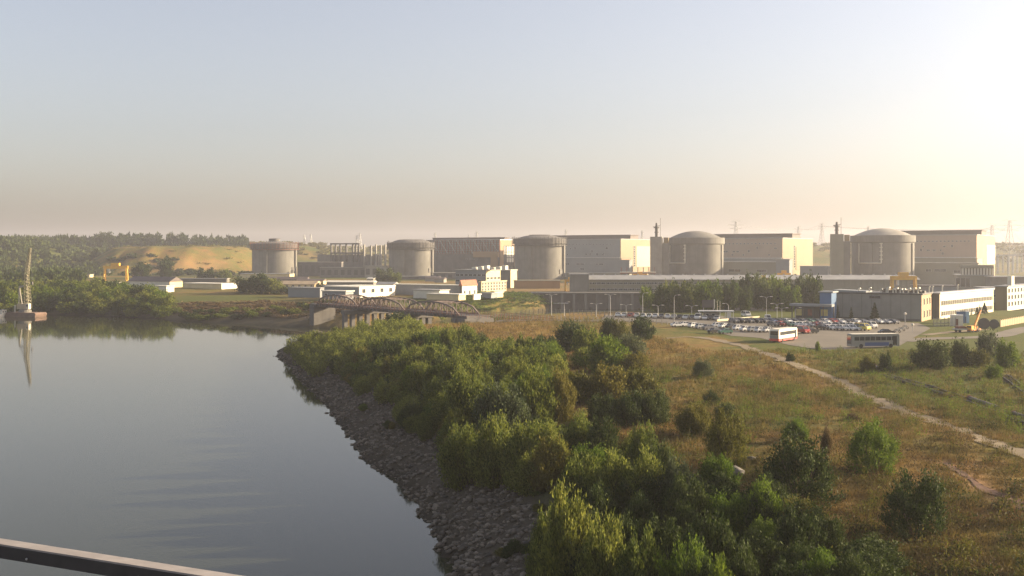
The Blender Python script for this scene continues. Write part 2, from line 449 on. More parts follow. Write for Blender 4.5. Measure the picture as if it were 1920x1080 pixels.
strip('dirt_track', [GG(*p)[:2] for p in [(1560,712),(1600,735),(1640,748),(1690,768)]], 1.6, DIRT, 0.12, jag=0.5)
strip('dirt_track', [GG(*p)[:2] for p in [(1330,634),(1290,631),(1240,636)]], 1.6, DIRT, 0.10, jag=0.4)
strip('eroded_trench', TRENCHP, 0.9, paint('red_earth', (0.12, 0.055, 0.028), 1, 0.22, 0.8), 0.05, jag=0.55)
strip('road', [G(*p, ZP) for p in [(1690,640),(1740,634),(1800,634),(1860,634),(1890,626),(1915,617),(1960,612)]], 6.0, ASPH, 0.10, 4, 0.2)
strip('road', [G(*p, ZP) for p in [(1735,628),(1790,622),(1850,618)]], 3.5, DIRT, 0.08, 4, 0.5)
BR0, BR1 = (-78.0, 460.0), (-14.6, 376.0)           # the bridge's two ends
strip('road', [BR1, G(940,594.5,ZP), G(1050,599,ZP), G(1140,601,ZP), G(1250,602,ZP), G(1350,600,ZP)], 6.5, ASPH, 0.12, 3, 0.15)
# ------------------------------------------------------------------ buildings: frame and helpers
YAW = -math.atan2(0.521, 0.853)           # local x runs right and towards us, local y runs away
_shared = {}
def shared(key, fn):
    if key not in _shared: _shared[key] = fn()
    return _shared[key]
def window_mesh(w, h, deep=0.12, glass=None, frame=None):
    def mk():
        mb = MB(); t = min(0.12, w*0.12)
        mb.cur = 0; mb.box(-w/2+t, -0.02, t, w/2-t, 0.03, h-t)
        mb.cur = 1
        mb.box(-w/2, -deep, 0, w/2, 0.03, t); mb.box(-w/2, -deep, h-t, w/2, 0.03, h)
        mb.box(-w/2, -deep, t, -w/2+t, 0.03, h-t); mb.box(w/2-t, -deep, t, w/2, 0.03, h-t)
        if w > 1.4: mb.box(-t/3, -deep*0.6, t, t/3, 0.03, h-t)
        return mb.mesh('window', [glass or GLASS, frame or STEELG])
    return shared(('win', round(w, 2), round(h, 2), deep, glass, frame), mk)
def put_windows(root, face, xs, z, w, h, size=None, frame=None, name='window'):
    """face 'front' lies at y=0 looking at -y; face ('end', x) looks at +x"""
    me = window_mesh(w, h, frame=frame)
    for x in xs:
        if face == 'front': link(name, me, root, loc=(x, -0.01, z))
        elif face[0] == 'front': link(name, me, root, loc=(x, face[1]-0.01, z))
        else: link(name, me, root, loc=(face[1]+0.01, x, z), rot=(0, 0, R(90)))
def corner(pxl, pxc, pxr, ybase=None, z=ZP, d=None, yaw=YAW):
    """corner of a block and its two lengths, from where its three uprights stand"""
    Y = d if d else (CAMZ-z)*FPX/(ybase-HOR); X = XA(pxc, Y)
    ux, uy = -math.cos(yaw), -math.sin(yaw); vx, vy = -math.sin(yaw), math.cos(yaw)
    kl = (pxl-960)/FPX; kr = (pxr-960)/FPX
    L = (kl*Y-X)/(ux-kl*uy); W = (kr*Y-X)/(vx-kr*vy)
    return X, Y, L, W
def block(name, label, cat, pxl, pxc, pxr, ytop, ybase=None, wall=CONC, roof=ROOFGR, z=ZP, d=None, yaw=YAW, Wmax=60, group=None,
          end=None, kind='flat', over=0.35, rise=2.0, ridge='x', Wmin=6, sink=0.6):
    X, Y, L, W = corner(pxl, pxc, pxr, ybase, z, d, yaw); W = max(Wmin, min(W, Wmax)) if W > 0 else Wmax
    h = ZA(ytop, Y)-z
    t = thing(name, label, cat, (X, Y, z), yaw, group)
    mb = MB()
    mb.cur = 0; mb.box(-L, 0, -sink, 0, W, h)
    w = mb.build('wall', wall, t)
    if end:
        mb = MB(); mb.box(0.0, 0.02, -sink, 0.15, W-0.02, h-0.05); mb.build('end_wall', end, t)
    mb = MB(); o = over
    if kind == 'flat':
        mb.box(-L-o, -o, h+0.003, o+0.15, W+o, h+0.45)
    elif ridge == 'x':
        mb.quad((-L-o,-o,h),(o,-o,h),(o,W/2,h+rise),(-L-o,W/2,h+rise)); mb.quad((-L-o,W/2,h+rise),(o,W/2,h+rise),(o,W+o,h),(-L-o,W+o,h))
        mb.quad((-L-o,-o,h-.15),(-L-o,W+o,h-.15),(o,W+o,h-.15),(o,-o,h-.15))
        mb.quad((-L-o,-o,h-.15),(o,-o,h-.15),(o,-o,h),(-L-o,-o,h)); mb.quad((-L-o,W+o,h),(o,W+o,h),(o,W+o,h-.15),(-L-o,W+o,h-.15))
        mb.quad((o,-o,h-.15),(o,W+o,h-.15),(o,W+o,h),(o,W/2,h+rise),(o,-o,h)); mb.quad((-L-o,-o,h),(-L-o,W/2,h+rise),(-L-o,W+o,h),(-L-o,W+o,h-.15),(-L-o,-o,h-.15))
    else:
        mb.quad((-L-o,-o,h),(-L-o,W+o,h),(-L/2,W+o,h+rise),(-L/2,-o,h+rise)[::1]); mb.quad((-L/2,-o,h+rise),(-L/2,W+o,h+rise),(o,W+o,h),(o,-o,h))
        mb.quad((-L-o,-o,h-.15),(o,-o,h-.15),(o,-o,h),(-L/2,-o,h+rise),(-L-o,-o,h)); mb.quad((o,W+o,h-.15),(-L-o,W+o,h-.15),(-L-o,W+o,h),(-L/2,W+o,h+rise),(o,W+o,h))
        mb.quad((o,-o,h-.15),(o,W+o,h-.15),(o,W+o,h),(o,-o,h)); mb.quad((-L-o,W+o,h-.15),(-L-o,-o,h-.15),(-L-o,-o,h),(-L-o,W+o,h))
    mb.build('roof', roof, t)
    return t, L, W, h

# ------------------------------------------------------------------ reactor buildings
UX, UY, VX, VY = -0.853, 0.521, 0.521, 0.853
TANKS = [('first', 1655, 786), ('second', 1304, 856), ('third', 1012, 940), ('fourth', 771, 1012), ('fifth', 514.5, 1085)]
TLAB = ['domed concrete reactor building farthest right, a white U of pipes on its wall',
        'domed concrete reactor building between the two chimney towers, second from the right',
        'round reactor building with low stepped cap and scaffolded rim, middle one of the row',
        'round concrete reactor building with a plain low dome, beside the hall of bare steel lattice',
        'round concrete reactor building farthest left, flat topped with a small raised hatch']
TOPS = [428, 433, 440, 449, 447]; SPR = [445, 449, 450, 458, 459]; WID = [114, 105, 95, 83, 82]
for i, (nm, px, d) in enumerate(TANKS):
    X = XA(px, d); r = WID[i]/2*d/FPX*0.985
    t = thing('reactor_building', TLAB[i], 'reactor building', (X, d, ZP-0.5), 0, 'row of five reactor buildings')
    zt = ZA(TOPS[i], d-0)-ZP+0.5; zs = ZA(SPR[i], d)-ZP+0.5
    mb = MB(); mb.lathe([(r, 0), (r, zs-4.0)], 64); mb.build('wall', CONC, t, True)
    # shallow pilasters
    vd = math.atan2(X, d)                   # direction towards the viewer is -y turned by this
    for th in (68, -22, 158, 248):
        a = -math.pi/2-vd+R(th)
        c, s = math.cos(a), math.sin(a); mb = MB()
        for w0, w1, q in ((r-0.5, r+(1.5 if i >= 2 else 0.7), 1.5),):
            p = [(w0*c-q*-s*-1, 0)]
            n = Vector((c, s, 0)); tt = Vector((-s, c, 0))
            for zz in ((0, zs-4.2),):
                P = [n*w0-tt*q, n*w1-tt*q, n*w1+tt*q, n*w0+tt*q]
                lo = [tuple(p+Vector((0,0,zz[0]))) for p in P]; hi = [tuple(p+Vector((0,0,zz[1]))) for p in P]
                mb.quad(*hi)
                for k in range(4):
                    j = (k+1) % 4; mb.quad(lo[k], lo[j], hi[j], hi[k])
        mb.build('pilaster', CONC, t)
    e = 0.9 if i < 2 else 1.3
    mb = MB(); mb.lathe([(r, zs-4.0), (r+e, zs-3.4), (r+e, zs+1.2), (r+e-1.4, zs+1.3), (r+e-1.6, zs+0.7)], 64)
    mb.build('ring_beam', CONC if i < 2 else CONCD, t, False)
    rise = zt-zs-0.7
    mb = MB()
    if i < 2:
        prof = []
        rr0 = r+e-1.6
        for k in range(13):
            q = k/12; prof.append((rr0*(1-q)+0.01, zs+0.7+rise*(1-(1-q)**2.0)))
        mb.lathe(prof, 64); mb.build('dome', CONCL if i == 0 else CONC, t, True)
    else:
        rr0 = r+e-1.6; cap = [0.42, 0.55, 0.26][i-2]
        prof = [(rr0, zs+0.7)]; f = [0.82, 0.9, 0.45][i-2]
        for k in range(1, 8):
            q = k/8*(1-cap); prof.append((rr0*(1-q), zs+0.7+rise*f*(1-(1-q/(1-cap))**1.7)))
        rc = rr0*cap
        prof += [(rc+0.5, zs+0.7+rise*f)]
        mb.lathe(prof, 64); mb.build('dome', CONCD, t, True)
        mb = MB(); mb.lathe([(rc, zs+0.7+rise*f-0.1), (rc, zs+0.7+rise*0.93), (rc*1.08, zs+0.7+rise*0.95), (rc*0.7, zs+0.7+rise*1.0), (0.01, zs+0.7+rise*1.02)], 40)
        mb.build('hatch_cover', CONCD if i != 3 else CONC, t)
    if i == 3: pass
    if i >= 2:                              # formwork platform and rail round the unfinished rim
        mb = MB(); rp = r+e+(1.1 if i != 3 else 0.8)
        mb.lathe([(r, zs-5.2), (rp, zs-5.0), (rp, zs-4.6), (r, zs-4.6)], 56)
        n = 44
        for k in range(n):
            a = 2*math.pi*k/n; c, s = math.cos(a), math.sin(a)
            mb.bar((rp*c, rp*s, zs-5.0), (rp*c, rp*s, zs+2.2+(1.0 if k % 5 == 0 else 0)), 0.28)
            a2 = 2*math.pi*(k+1)/n
            for zz in (zs-2.6, zs-0.4, zs+1.8):
                mb.bar((rp*c, rp*s, zz), (rp*math.cos(a2), rp*math.sin(a2), zz), 0.2)
            if k % 2 == 0: mb.bar((rp*c, rp*s, zs-2.6), (rp*math.cos(a2), rp*math.sin(a2), zs-0.4), 0.16)
        mb.build('scaffold', STEELD if i != 4 else RUST, t)
    # doors / hatches low on the lit side
    if i >= 2:
        a = -math.pi/2-vd+R(57); n = Vector((math.cos(a), math.sin(a), 0))
        mb = MB(); c = n*(r+0.05); tt = Vector((-n.y, n.x, 0)); z0 = 7
        mb.bar(c-tt*2.2+Vector((0,0,z0)), c+tt*2.2+Vector((0,0,z0)), 0.6, 4.0); mb.build('hatch', STEELD, t)
    if i < 2:                               # white U of pipework on the shaded side
        lx = [(1254-1304, 1277-1304), (1603-1655, 1634-1655)][1-i]
        k0, k1 = lx; s1 = d/FPX
        def onwall(pxo, yy):
            x = pxo*s1; x = max(-r*0.99, min(r*0.99, x)); y = -math.sqrt(r*r-x*x)-0.9
            y = max(y, -math.sqrt(max(r*r-x*x, 0))-0.9)
            return Vector((x, y, ZA(yy, d)-ZP+0.5))
        ytop, ybot = ((460, 493), (457, 493))[1-i]
        mb = MB(); mb.tube([onwall(k0, ytop), onwall(k0, ybot)], 0.45, 8)
        mb.tube([onwall(k0, ybot)]+[onwall(k0+(k1-k0)*q/6, ybot) for q in range(1, 7)], 0.45, 8)
        mb.tube([onwall(k1, ybot), onwall(k1, ytop)], 0.45, 8)
        mb.build('pipe', WHITE, t)
        for q in range(5):
            p = onwall(k1, ytop+q*(ybot-ytop)/5); pieces('pipe_bracket', [(p.x-0.9, p.y-0.25, p.z-0.35, p.x+0.9, p.y+0.9, p.z+0.35)], WHITE, t)

# ------------------------------------------------------------------ turbine halls
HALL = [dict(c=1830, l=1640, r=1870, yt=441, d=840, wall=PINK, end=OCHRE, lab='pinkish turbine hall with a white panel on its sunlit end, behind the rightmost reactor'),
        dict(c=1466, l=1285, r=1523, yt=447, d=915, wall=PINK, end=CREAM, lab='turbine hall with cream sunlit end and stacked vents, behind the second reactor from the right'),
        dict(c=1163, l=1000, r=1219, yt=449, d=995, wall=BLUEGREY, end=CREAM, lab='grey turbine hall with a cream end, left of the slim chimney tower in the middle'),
        dict(c=937, l=800, r=966, yt=450, d=1062, wall=CONCD, end=OCHRE, lab='unfinished turbine hall, dark lattice wall and orange lit end portal, beside the middle reactor')]
for i, q in enumerate(HALL):
    X, Y, L, W = corner(q['l'], q['c'], q['r'], d=q['d'])
    W = min(W, 95); h = ZA(q['yt'], Y)-ZP
    t = thing('turbine_hall', q['lab'], 'turbine hall', (X, Y, ZP), YAW, 'turbine halls behind the reactors')
    fin = i < 3
    hl = h*(0.52 if i != 3 else 0.62)       # upper light wall over a lower darker wall
    mb = MB(); mb.box(-L, 0, hl, -0.01, W, h); mb.build('wall', q['wall'] if fin else BLUEGREY, t)
    mb = MB(); mb.box(-L, -0.35, -0.5, -0.01, W, hl); mb.build('lower_wall', [GREYG, BLUEGREY, BLUEGREY, CONCD][i], t)
    # sunlit end: the warm sunlight is put into its cladding colour
    if fin:
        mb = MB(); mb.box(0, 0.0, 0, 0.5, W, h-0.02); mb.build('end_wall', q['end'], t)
        y0, y1 = [(0.50, 0.97), (0.42, 0.93), (0.50, 0.97)][i][0]*W, [(0.5, 0.99), (0.42, 0.93), (0.5, 0.97)][i][1]*W
        z0, z1 = [(0.37, 0.80), (0.22, 0.80), (0.27, 0.83)][i]
        mb = MB(); mb.box(0.5, y0, h*z0, 0.85, y1, h*z1); mb.build('panel', WHITE if i == 0 else (CREAM if i == 1 else paint('pale_cladding', (0.42, 0.35, 0.24), 0.6, 0.05, 0.1)), t)
        if i > 0:
            for k in range(9):
                link('louvre', window_mesh(3.2, 2.0), t, loc=(0.52, y0-4, h*(0.28+0.062*k)), rot=(0, 0, R(90)))
        mb = MB(); mb.box(0.5, 1.0, h*0.25, 0.8, W*0.30, h*0.50); mb.build('lower_panel', OCHRE if i else PINK, t)
        mb = MB()
        mb.box(0.5, 0.6, h*0.50, 0.95, W*0.31, h*0.515); mb.box(0.5, W*0.30, h*0.1, 0.95, W*0.31, h*0.5); mb.build('pipe_run', STEELD, t)
    else:                                   # portal frame with open bays
        mb = MB()
        mb.box(0, 0, h*0.26, 0.6, W*0.22, h); mb.box(0, W*0.22, h*0.84, 0.6, W, h); mb.box(0, W*0.9, h*0.26, 0.6, W, h*0.84)
        mb.build('end_wall', q['end'], t)
        mb = MB(); mb.box(0.0, W*0.42, h*0.38, 0.3, W*0.9, h*0.82); mb.build('panel', WHITE, t)
        pieces('column', [(0.1, W*(0.24+0.16*k), h*0.26, 0.5, W*(0.26+0.16*k), h*0.84) for k in range(5)], STEELD, t)
        pieces('floor_beam', [(0.05, W*0.22, h*zz, 0.45, W, h*(zz+0.018)) for zz in (0.28, 0.33, 0.5, 0.66)], STEELD, t)
        mb = MB()                           # orange gallery standing out of the long wall
        mb.box(-27*0.42*2.6, -2.2, h*0.52, -0.1, -0.36, h*0.68); mb.box(-9, -2.2, h*0.02, -2, -0.36, h*0.52); mb.build('gallery', OCHRE, t)
    # roof and the long dark monitor along it
    mb = MB(); mb.box(-L-0.4, -0.6, h+0.003, 0.9, W+0.5, h+0.7); mb.build('roof', ROOFGR if fin else STEELG, t)
    mb = MB()
    hm = 4.2 if fin else 2.4
    mb.box(-L, W*0.36, h+0.705, -1, W*0.62, h+hm); mb.build('roof_monitor', ROOFBR, t)
    mb = MB(); mb.box(-L-0.5, W*0.34, h+hm+0.003, -0.2, W*0.64, h+hm+0.5); mb.build('monitor_roof', ROOFBR, t)
    if fin:
        put_windows(t, 'front', [-L*0.03-k*L/26 for k in range(1, 19)], h*0.86, 1.6, 1.1)
        rr = random.Random(i)
        for k in range(11):
            put_windows(t, 'front', [-L*rr.uniform(0.05, 0.62)], h*rr.choice([0.58, 0.66, 0.74]), rr.choice([1.4, 1.8, 2.4]), rr.choice([1.4, 2.2]), name='vent')
        for k in range(7):
            put_windows(t, ('front', -0.36), [-L*rr.uniform(0.05, 0.62)], h*rr.choice([0.2, 0.33]), rr.choice([2.0, 4.5]), 1.3, name='louvre')
        mb = MB(); mb.box(-L*0.62, -1.1, hl-0.3, 0, -0.36, hl+0.5); mb.build('ledge', STEELG, t)
    else:
        mb = MB()                           # bare steel columns, girts and braces
        n = 26
        for k in range(n+1):
            x = -L*k/n
            mb.box(x-0.25, -0.9, hl, x+0.25, -0.01, h)
        for zz in np.linspace(hl, h, 7): mb.box(-L, -0.75, zz-0.2, 0, -0.02, zz+0.2)
        mb.build('steel_frame', RUST, t)
        mb = MB()
        for k in range(n):
            x = -L*k/n; x2 = -L*(k+1)/n; j = k % 3
            za, zb = np.linspace(hl, h, 7)[j*2:j*2+2]
            mb.bar((x, -1.0, za), (x2, -1.0, za+(h-hl)/3), 0.3)
        mb.build('braces', STEELG, t)['kind'] = 'stuff'
        put_windows(t, ('front', -0.36), [-L*0.30-k*4 for k in range(4)], h*0.45, 2.0, 1.5)

# annexes in front of the halls
def annex(label, pxl, pxc, pxr, yt, d, wall, Wmax=12, wins=(), end=None):
    t, L, W, h = block('annex_building', label, 'building', pxl, pxc, pxr, yt, None, wall, ROOFGR, ZP, d, Wmax=Wmax, end=end, group='annexes at the foot of the turbine halls')
    for (f, z, w, hh) in wins: put_windows(t, 'front', [-L*f], h*z, w, hh)
    return t, L, W, h
annex('beige annex with dark louvres in front of the pinkish hall on the right', 1706, 1834, 1848, 494, 762, GREYG, 14, [(0.22,.55,3,2),(0.3,.55,5,2),(0.55,.6,8,2),(0.72,.6,4,2)])
annex('beige annex with louvres in front of the cream ended hall, between two reactors', 1346, 1474, 1484, 492, 830, GREYG, 12, [(0.35,.5,8,2),(0.75,.5,10,2.2)])
annex('small blue green annex at the corner of the cream ended hall', 1455, 1480, 1490, 487, 824, BLUEGREY, 8)
annex('low grey annex with a pipe rack behind the long white roofed pump house', 1062, 1180, 1186, 513, 900, GREYG, 8)
annex('blue grey annex at the foot of the cream hall end in the middle', 1160, 1180, 1186, 488, 920, BLUEGREY, 8)
annex('grey flat block between the second hall and the right chimney tower', 1500, 1552, 1562, 500, 880, BLUEGREY, 30)

# chimney towers with masts
for (lab, px, hw, yt, d, mt) in (('slim grey stair tower carrying a dark flue, left of the second reactor from the right', 1231, 11, 444, 838, 418),
                                  ('slim beige stair tower carrying a dark flue, left of the rightmost reactor', 1569, 11.5, 439, 775, 416)):
    t = thing('chimney_tower', lab, 'tower', (XA(px, d), d, ZP-0.5), YAW*0.4, 'stair towers beside the reactors')
    w = hw*d/FPX; h = ZA(yt, d)-ZP+0.5; hm = ZA(mt, d)-ZA(yt, d)
    mb = MB(); mb.box(-w, -w, 0, w, w, h); mb.build('wall', CONCL if px < 1400 else GREYG, t)
    mb = MB(); mb.box(w+0.01, -w*0.6, 0, w*2.1, w*1.5, h*0.86); mb.build('stair_block', CONC, t)
    mb = MB(); mb.box(w+1.0, -w*0.2, h*0.863, w*2.0, w*1.2, h*0.985); mb.build('penthouse', CREAM, t)
    mb = MB(); mb.tube([(0,0,h),(0,0,h+hm*0.62)], 1.15, 10); mb.tube([(0,0,h+hm*.3),(0,0,h+hm*.36)], 1.7, 10); mb.tube([(0,0,h+hm*.62),(0,0,h+hm*.7)], 2.2, 10); mb.tube([(0,0,h+hm*.7),(0,0,h+hm*1.0)], 1.0, 10, 0.7)
    mb.bar((-2.6,0,h+hm*.72),(2.6,0,h+hm*.80),0.35); mb.build('flue', STEELD, t)
    mb = MB(); mb.tube([(2.9,0,h),(2.9,0,h+hm*1.35)], 0.16, 6); mb.build('aerial', STEELD, t)

# skeleton of the never finished fifth hall
X0, Y0 = XA(725, 1090), 1090.0
t = thing('steel_frame_hall', 'bare column frame of an unfinished hall between the two leftmost reactors', 'building frame', (X0, Y0, ZP), YAW)
hh = ZA(457, Y0)-ZP
for k in range(5):
    xx = XA([674, 690, 701, 712, 722][k], Y0)-X0
    mb = MB(); mb.box(-0.7, -0.7, 0, 0.7, 0.7, hh*0.98-(1 if k%2 else 0)); o = mb.build('column', CONCL, t, loc=(xx*1.0/math.cos(YAW)*0.9, 0, 0))  # light concrete: sunlight on these columns put into their colour
def tofront(px): return -(X0-XA(px, Y0))/0.93
for k, px in enumerate((595, 605, 616, 630, 645, 652, 659)):
    mb = MB(); mb.box(-0.8, -0.8, 0, 0.8, 0.8, hh*1.02); mb.build('column', CONCD, t, loc=(tofront(px), 3, 0))
mb = MB(); mb.box(tofront(593), 2.0, hh*0.68, tofront(672), 4.0, hh*0.73); mb.build('beam', CONCD, t)
mb = MB(); mb.box(tofront(593), 2.2, hh*0.985, tofront(660), 3.8, hh*1.03); mb.build('beam', CONCD, t)
mb = MB(); mb.box(tofront(560), 4, -0.5, tofront(700), 9, hh*0.66); mb.build('wall', CONC, t)
mb = MB(); mb.box(tofront(600), 2, -0.5, tofront(690), 3.9, hh*0.42); mb.build('plinth', CONCD, t)

# other unfinished concrete round the two left reactors
def ruin(label, pxl, pxr, yt, d, mat, dep=12):
    w = (pxr-pxl)*d/FPX
    t = thing('concrete_block', label, 'building', (XA((pxl+pxr)/2, d), d, ZP-0.5), 0, 'unfinished concrete works at the foot of the reactors')
    h = ZA(yt, d)-ZP+0.5
    mb = MB(); mb.box(-w/2, 0, 0, w/2, dep, h); mb.build('wall', mat, t)
    pieces('opening', [(-w/2+k*6+1, -0.25, h*0.3, -w/2+k*6+4.5, 0.05, h*0.8) for k in range(int(w//6))], STEELD, t)
    mb = MB(); mb.box(-w/2-0.3, -0.5, h+0.003, w/2+0.3, dep+0.3, h+0.5); mb.build('slab', CONCL, t)
ruin('long low grey unfinished block right of the leftmost reactor', 558, 640, 492, 1040, CONCD)
ruin('grey unfinished wall in front of the bare column frame', 600, 690, 502, 1000, CONC)
ruin('stepped pale unfinished block left of the dark round tree', 684, 726, 499, 990, CONCL)
ruin('low dark unfinished block at the foot of the plain domed reactor', 735, 815, 519, 930, CONCD, 14)
ruin('grey lower works in front of the lattice walled hall', 812, 862, 512, 950, CONC, 14)
# ------------------------------------------------------------------ pump house, intake wall
PD = 622.0
xl, xr = XA(1083, PD), XA(1722, PD)
t = thing('pump_house', 'very long low pump house with pale roof and rows of dark openings below the reactors', 'pump house', (xl, PD, ZP), 0)
zt = ZA(524, PD)-ZP
mb = MB(); mb.box(0, 0, -0.2, xr-xl, 16, zt); mb.build('wall', GREYG, t)
n = 42; Lx = xr-xl
for row, z0 in ((0, zt*0.62), (1, zt*0.14)):
    me = window_mesh(3.0, 1.15)
    for k in range(n):
        link('opening', me, t, loc=(2.0+Lx*0.545*k/n, -0.01, z0))
pieces('pilaster', [(Lx*k/60, -0.35, 0, Lx*k/60+0.35, -0.01, zt-0.01) for k in range(60)], GREYG, t)
mb = MB(); mb.quad((-0.8,-0.9,zt+.02),(Lx+.8,-0.9,zt+.02),(Lx+.8,8,zt+2.4),(-0.8,8,zt+2.4)); mb.quad((-.8,8,zt+2.4),(Lx+.8,8,zt+2.4),(Lx+.8,17,zt+.02),(-.8,17,zt+.02))
mb.quad((-.8,-.9,zt-.3),(-.8,17,zt-.3),(Lx+.8,17,zt-.3),(Lx+.8,-.9,zt-.3)); mb.quad((-.8,-.9,zt-.3),(Lx+.8,-.9,zt-.3),(Lx+.8,-.9,zt+.02),(-.8,-.9,zt+.02))
mb.quad((-.8,17,zt-.3),(-.8,-.9,zt-.3),(-.8,-.9,zt+.02),(-.8,8,zt+2.4),(-.8,17,zt+.02)); mb.quad((Lx+.8,-.9,zt-.3),(Lx+.8,17,zt-.3),(Lx+.8,17,zt+.02),(Lx+.8,8,zt+2.4),(Lx+.8,-.9,zt+.02))
mb.build('roof', ROOFGR, t)
pieces('roof_vent', [(Lx*(k+.4)/30, 7.6, zt+2.42, Lx*(k+.4)/30+0.8, 8.6, zt+3.0) for k in range(30)], STEELG, t)
t, L, W, h = block('gate_house', 'grey box at the left end of the long pump house', 'building', 1070, 1104, 1106, 515, None, CONC, ROOFGR, ZP, 616, yaw=0, Wmax=12)

t = thing('intake_wall', 'dark concrete intake wall with deep buttresses below the long pump house', 'retaining wall', (XA(1000, 611), 611, 0), 0)
iw = XA(1560, 611)-XA(1000, 611)
mb = MB(); mb.box(0, 0, -3.5, iw, 9, ZP-0.3); mb.build('wall', CONCD, t)
mb = MB(); mb.box(-1, -3.2, ZP-0.297, iw+1, 9.5, ZP+0.3); mb.build('slab', CONC, t)
me = MB().box(-0.6, -3.0, -3.5, 0.6, 0, ZP-0.3).mesh('buttress', CONC)
for k in range(26): link('buttress', me, t, loc=(3+(iw-4)*k/25, -0.003, 0))
mb = MB(); mb.box(0, -3.3, 3.2, XA(1065, 611)-XA(1000, 611), -3.0, 3.6); mb.build('walkway', STEELG, t)

# ------------------------------------------------------------------ yellow gantries and cranes
def gantry(label, px, ytop, ybase, wpx, d, z, mat=YELLOW, legs=True, cat='gantry crane', body=True):
    X = XA(px, d); w = wpx*d/FPX; zt = ZA(ytop, d)-z
    t = thing('gantry_crane', label, cat, (X, d, z), 0, 'yellow cranes of the works')
    for sx in (-1, 1):
        mb = MB()
        for sy in (-1, 1): mb.bar((sx*w*0.46, sy*2.2, 0), (sx*w*0.44, sy*1.0, zt*0.72), 0.8)
        mb.bar((sx*w*0.46, -2.2, 0.4), (sx*w*0.46, 2.2, 0.4), 0.7); mb.build('leg', STEELG if not body else mat, t)
    mb = MB(); mb.box(-w/2, -1.2, zt*0.66, w/2, -0.5, zt*0.82); mb.box(-w/2, 0.5, zt*0.66, w/2, 1.2, zt*0.82); mb.build('girder', mat, t)
    mb = MB(); mb.box(-w*0.18, -1.6, zt*0.823, w*0.16, 1.6, zt*0.97); mb.build('trolley', mat, t)
    mb = MB(); mb.box(-w*0.30, -2.0, zt*0.45, -w*0.22, -0.2, zt*0.65); mb.build('cab', WHITE, t)
    return t
gantry('yellow gantry crane in front of the orange quarried hill', 217, 492, 517, 46, 880, H(XA(217, 880), 880)-0.1)
gantry('small yellow crane cab block beside the middle reactor', 1069, 519, 537, 20, 640, ZP)
gantry('yellow gantry standing on the roof edge line of the pump house', 1432, 515, 530, 15, 610, ZP)
gantry('yellow gantry left of the cream ended hall corner', 1470, 506, 524, 24, 720, ZP)
gantry('large yellow gantry above the rooftop ducts of the grey workshop', 1694, 509, 545, 48, 560, ZP)
gantry('yellow crane at the foot of the middle hall', 1200, 509, 524, 26, 780, ZP)
t = thing('pipe_rack', 'orange brown pipe rack at the foot of the middle hall end', 'pipe rack', (XA(1196, 800), 800, ZP), 0)
mb = MB()
for k in range(7): mb.bar((-12+4*k, 0, 0), (-12+4*k, 0, ZA(501, 800)-ZP), 0.5)
for zz in (4, 7.5): mb.bar((-13, 0, zz), (13, 0, zz), 0.7)
mb.build('frame', RUST, t)
for k in range(3): MB().tube([(-13, 0.9*k-1, 8.2), (13, 0.9*k-1, 8.2)], 0.4, 8).build('pipe', WHITE, t)

# ------------------------------------------------------------------ sheds and offices on the left and in the middle
def shed(label, pxl, pxc, pxr, yt, yb, wall, roof, z=ZP, kind='gable', ridge='x', rise=2.0, Wmax=40, name='shed', cat='shed', yaw=YAW, end=None, over=0.4, group='low sheds and stores round the works', wf=None, we=None):
    t, L, W, h = block(name, label, cat, pxl, pxc, pxr, yt, yb, wall, roof, z, None, yaw, Wmax, group, end, kind if kind == 'flat' else 'gable', over, rise, ridge)
    if wf:
        nn, zf, ww, hh = wf; put_windows(t, 'front', [-L*(k+0.5)/nn for k in range(nn)], h*zf, ww, hh)
    if we:
        nn, zf, ww, hh = we; put_windows(t, ('end', 0.15 if end else 0), [W*(k+0.5)/nn for k in range(nn)], h*zf, ww, hh)
    return t, L, W, h
YW = paint('cream_render', (0.62, 0.50, 0.28), 0.7, 0.06, 0.3)
ZL = 7.3
shed('long cream walled store with a serrated roof, at the foot of the leftmost reactor', 450, 543, 552, 514, 523, YW, ROOFGR, kind='flat', yaw=-0.12, Wmax=14)
shed('low brown roofed store right of the leftmost reactor', 486, 575, 580, 524, 530, CONC, ROOFBR, yaw=-0.1, Wmax=14)
shed('cream gabled house with a long pale front, behind the trees by the grey blue shed', 521, 590, 604, 533, 541, YW, paint('tan_roof', (0.42,0.32,0.2),0.8), kind='gable', yaw=-0.25, Wmax=16, wf=(6,.3,1.6,1.4))
shed('grey blue walled shed with turquoise doors, left of the bridge', 540, 600, 608, 541, 557, BLUEGREY, ROOFGR, kind='flat', Wmax=16, z=ZL)
shed('white shed with two window pairs on its sunlit end, behind the left bridge arch', 608, 673, 740, 539, 556, BLUEGREY, WHITE, kind='flat', end=WHITE, Wmax=70, we=(4,.35,2.6,2.2))  # grey front and white end: shade and sun put into the wall colours
shed('low flat white lean-to behind the left end of the bridge', 604, 648, 660, 547, 559, BLUEGREY, WHITE, kind='flat', Wmax=10, wf=(3,.3,2,1.2))
shed('pale grey sheet metal warehouse behind the middle bridge arch', 741, 864, 868, 536, 554, ROOFGR, WHITE, kind='flat', Wmax=30, over=0.7)
shed('white walled strip store in front of the grey warehouse', 775, 824, 842, 545, 558, WHITE, ROOFGR, kind='flat', Wmax=12)
shed('row of small white kiosks under the warehouse wall', 800, 860, 866, 553, 561, YW, WHITE, kind='flat', Wmax=6)
shed('white two storey house with a yellow gable, left of the cream office block', 862, 866, 894, 536, 555, CONC, paint('red_tile_roof', (0.32,0.12,0.07), 0.8), ridge='y', rise=3.0, end=WHITE, Wmax=24, we=(3,.12,1.6,2.2), name='house', cat='house')
t, L, W, h = shed('cream three storey office block with small windows, in front of the white admin block', 899, 902, 949, 529, 548, CONC, YW, kind='flat', end=YW, Wmax=42, name='office_block', cat='office block')
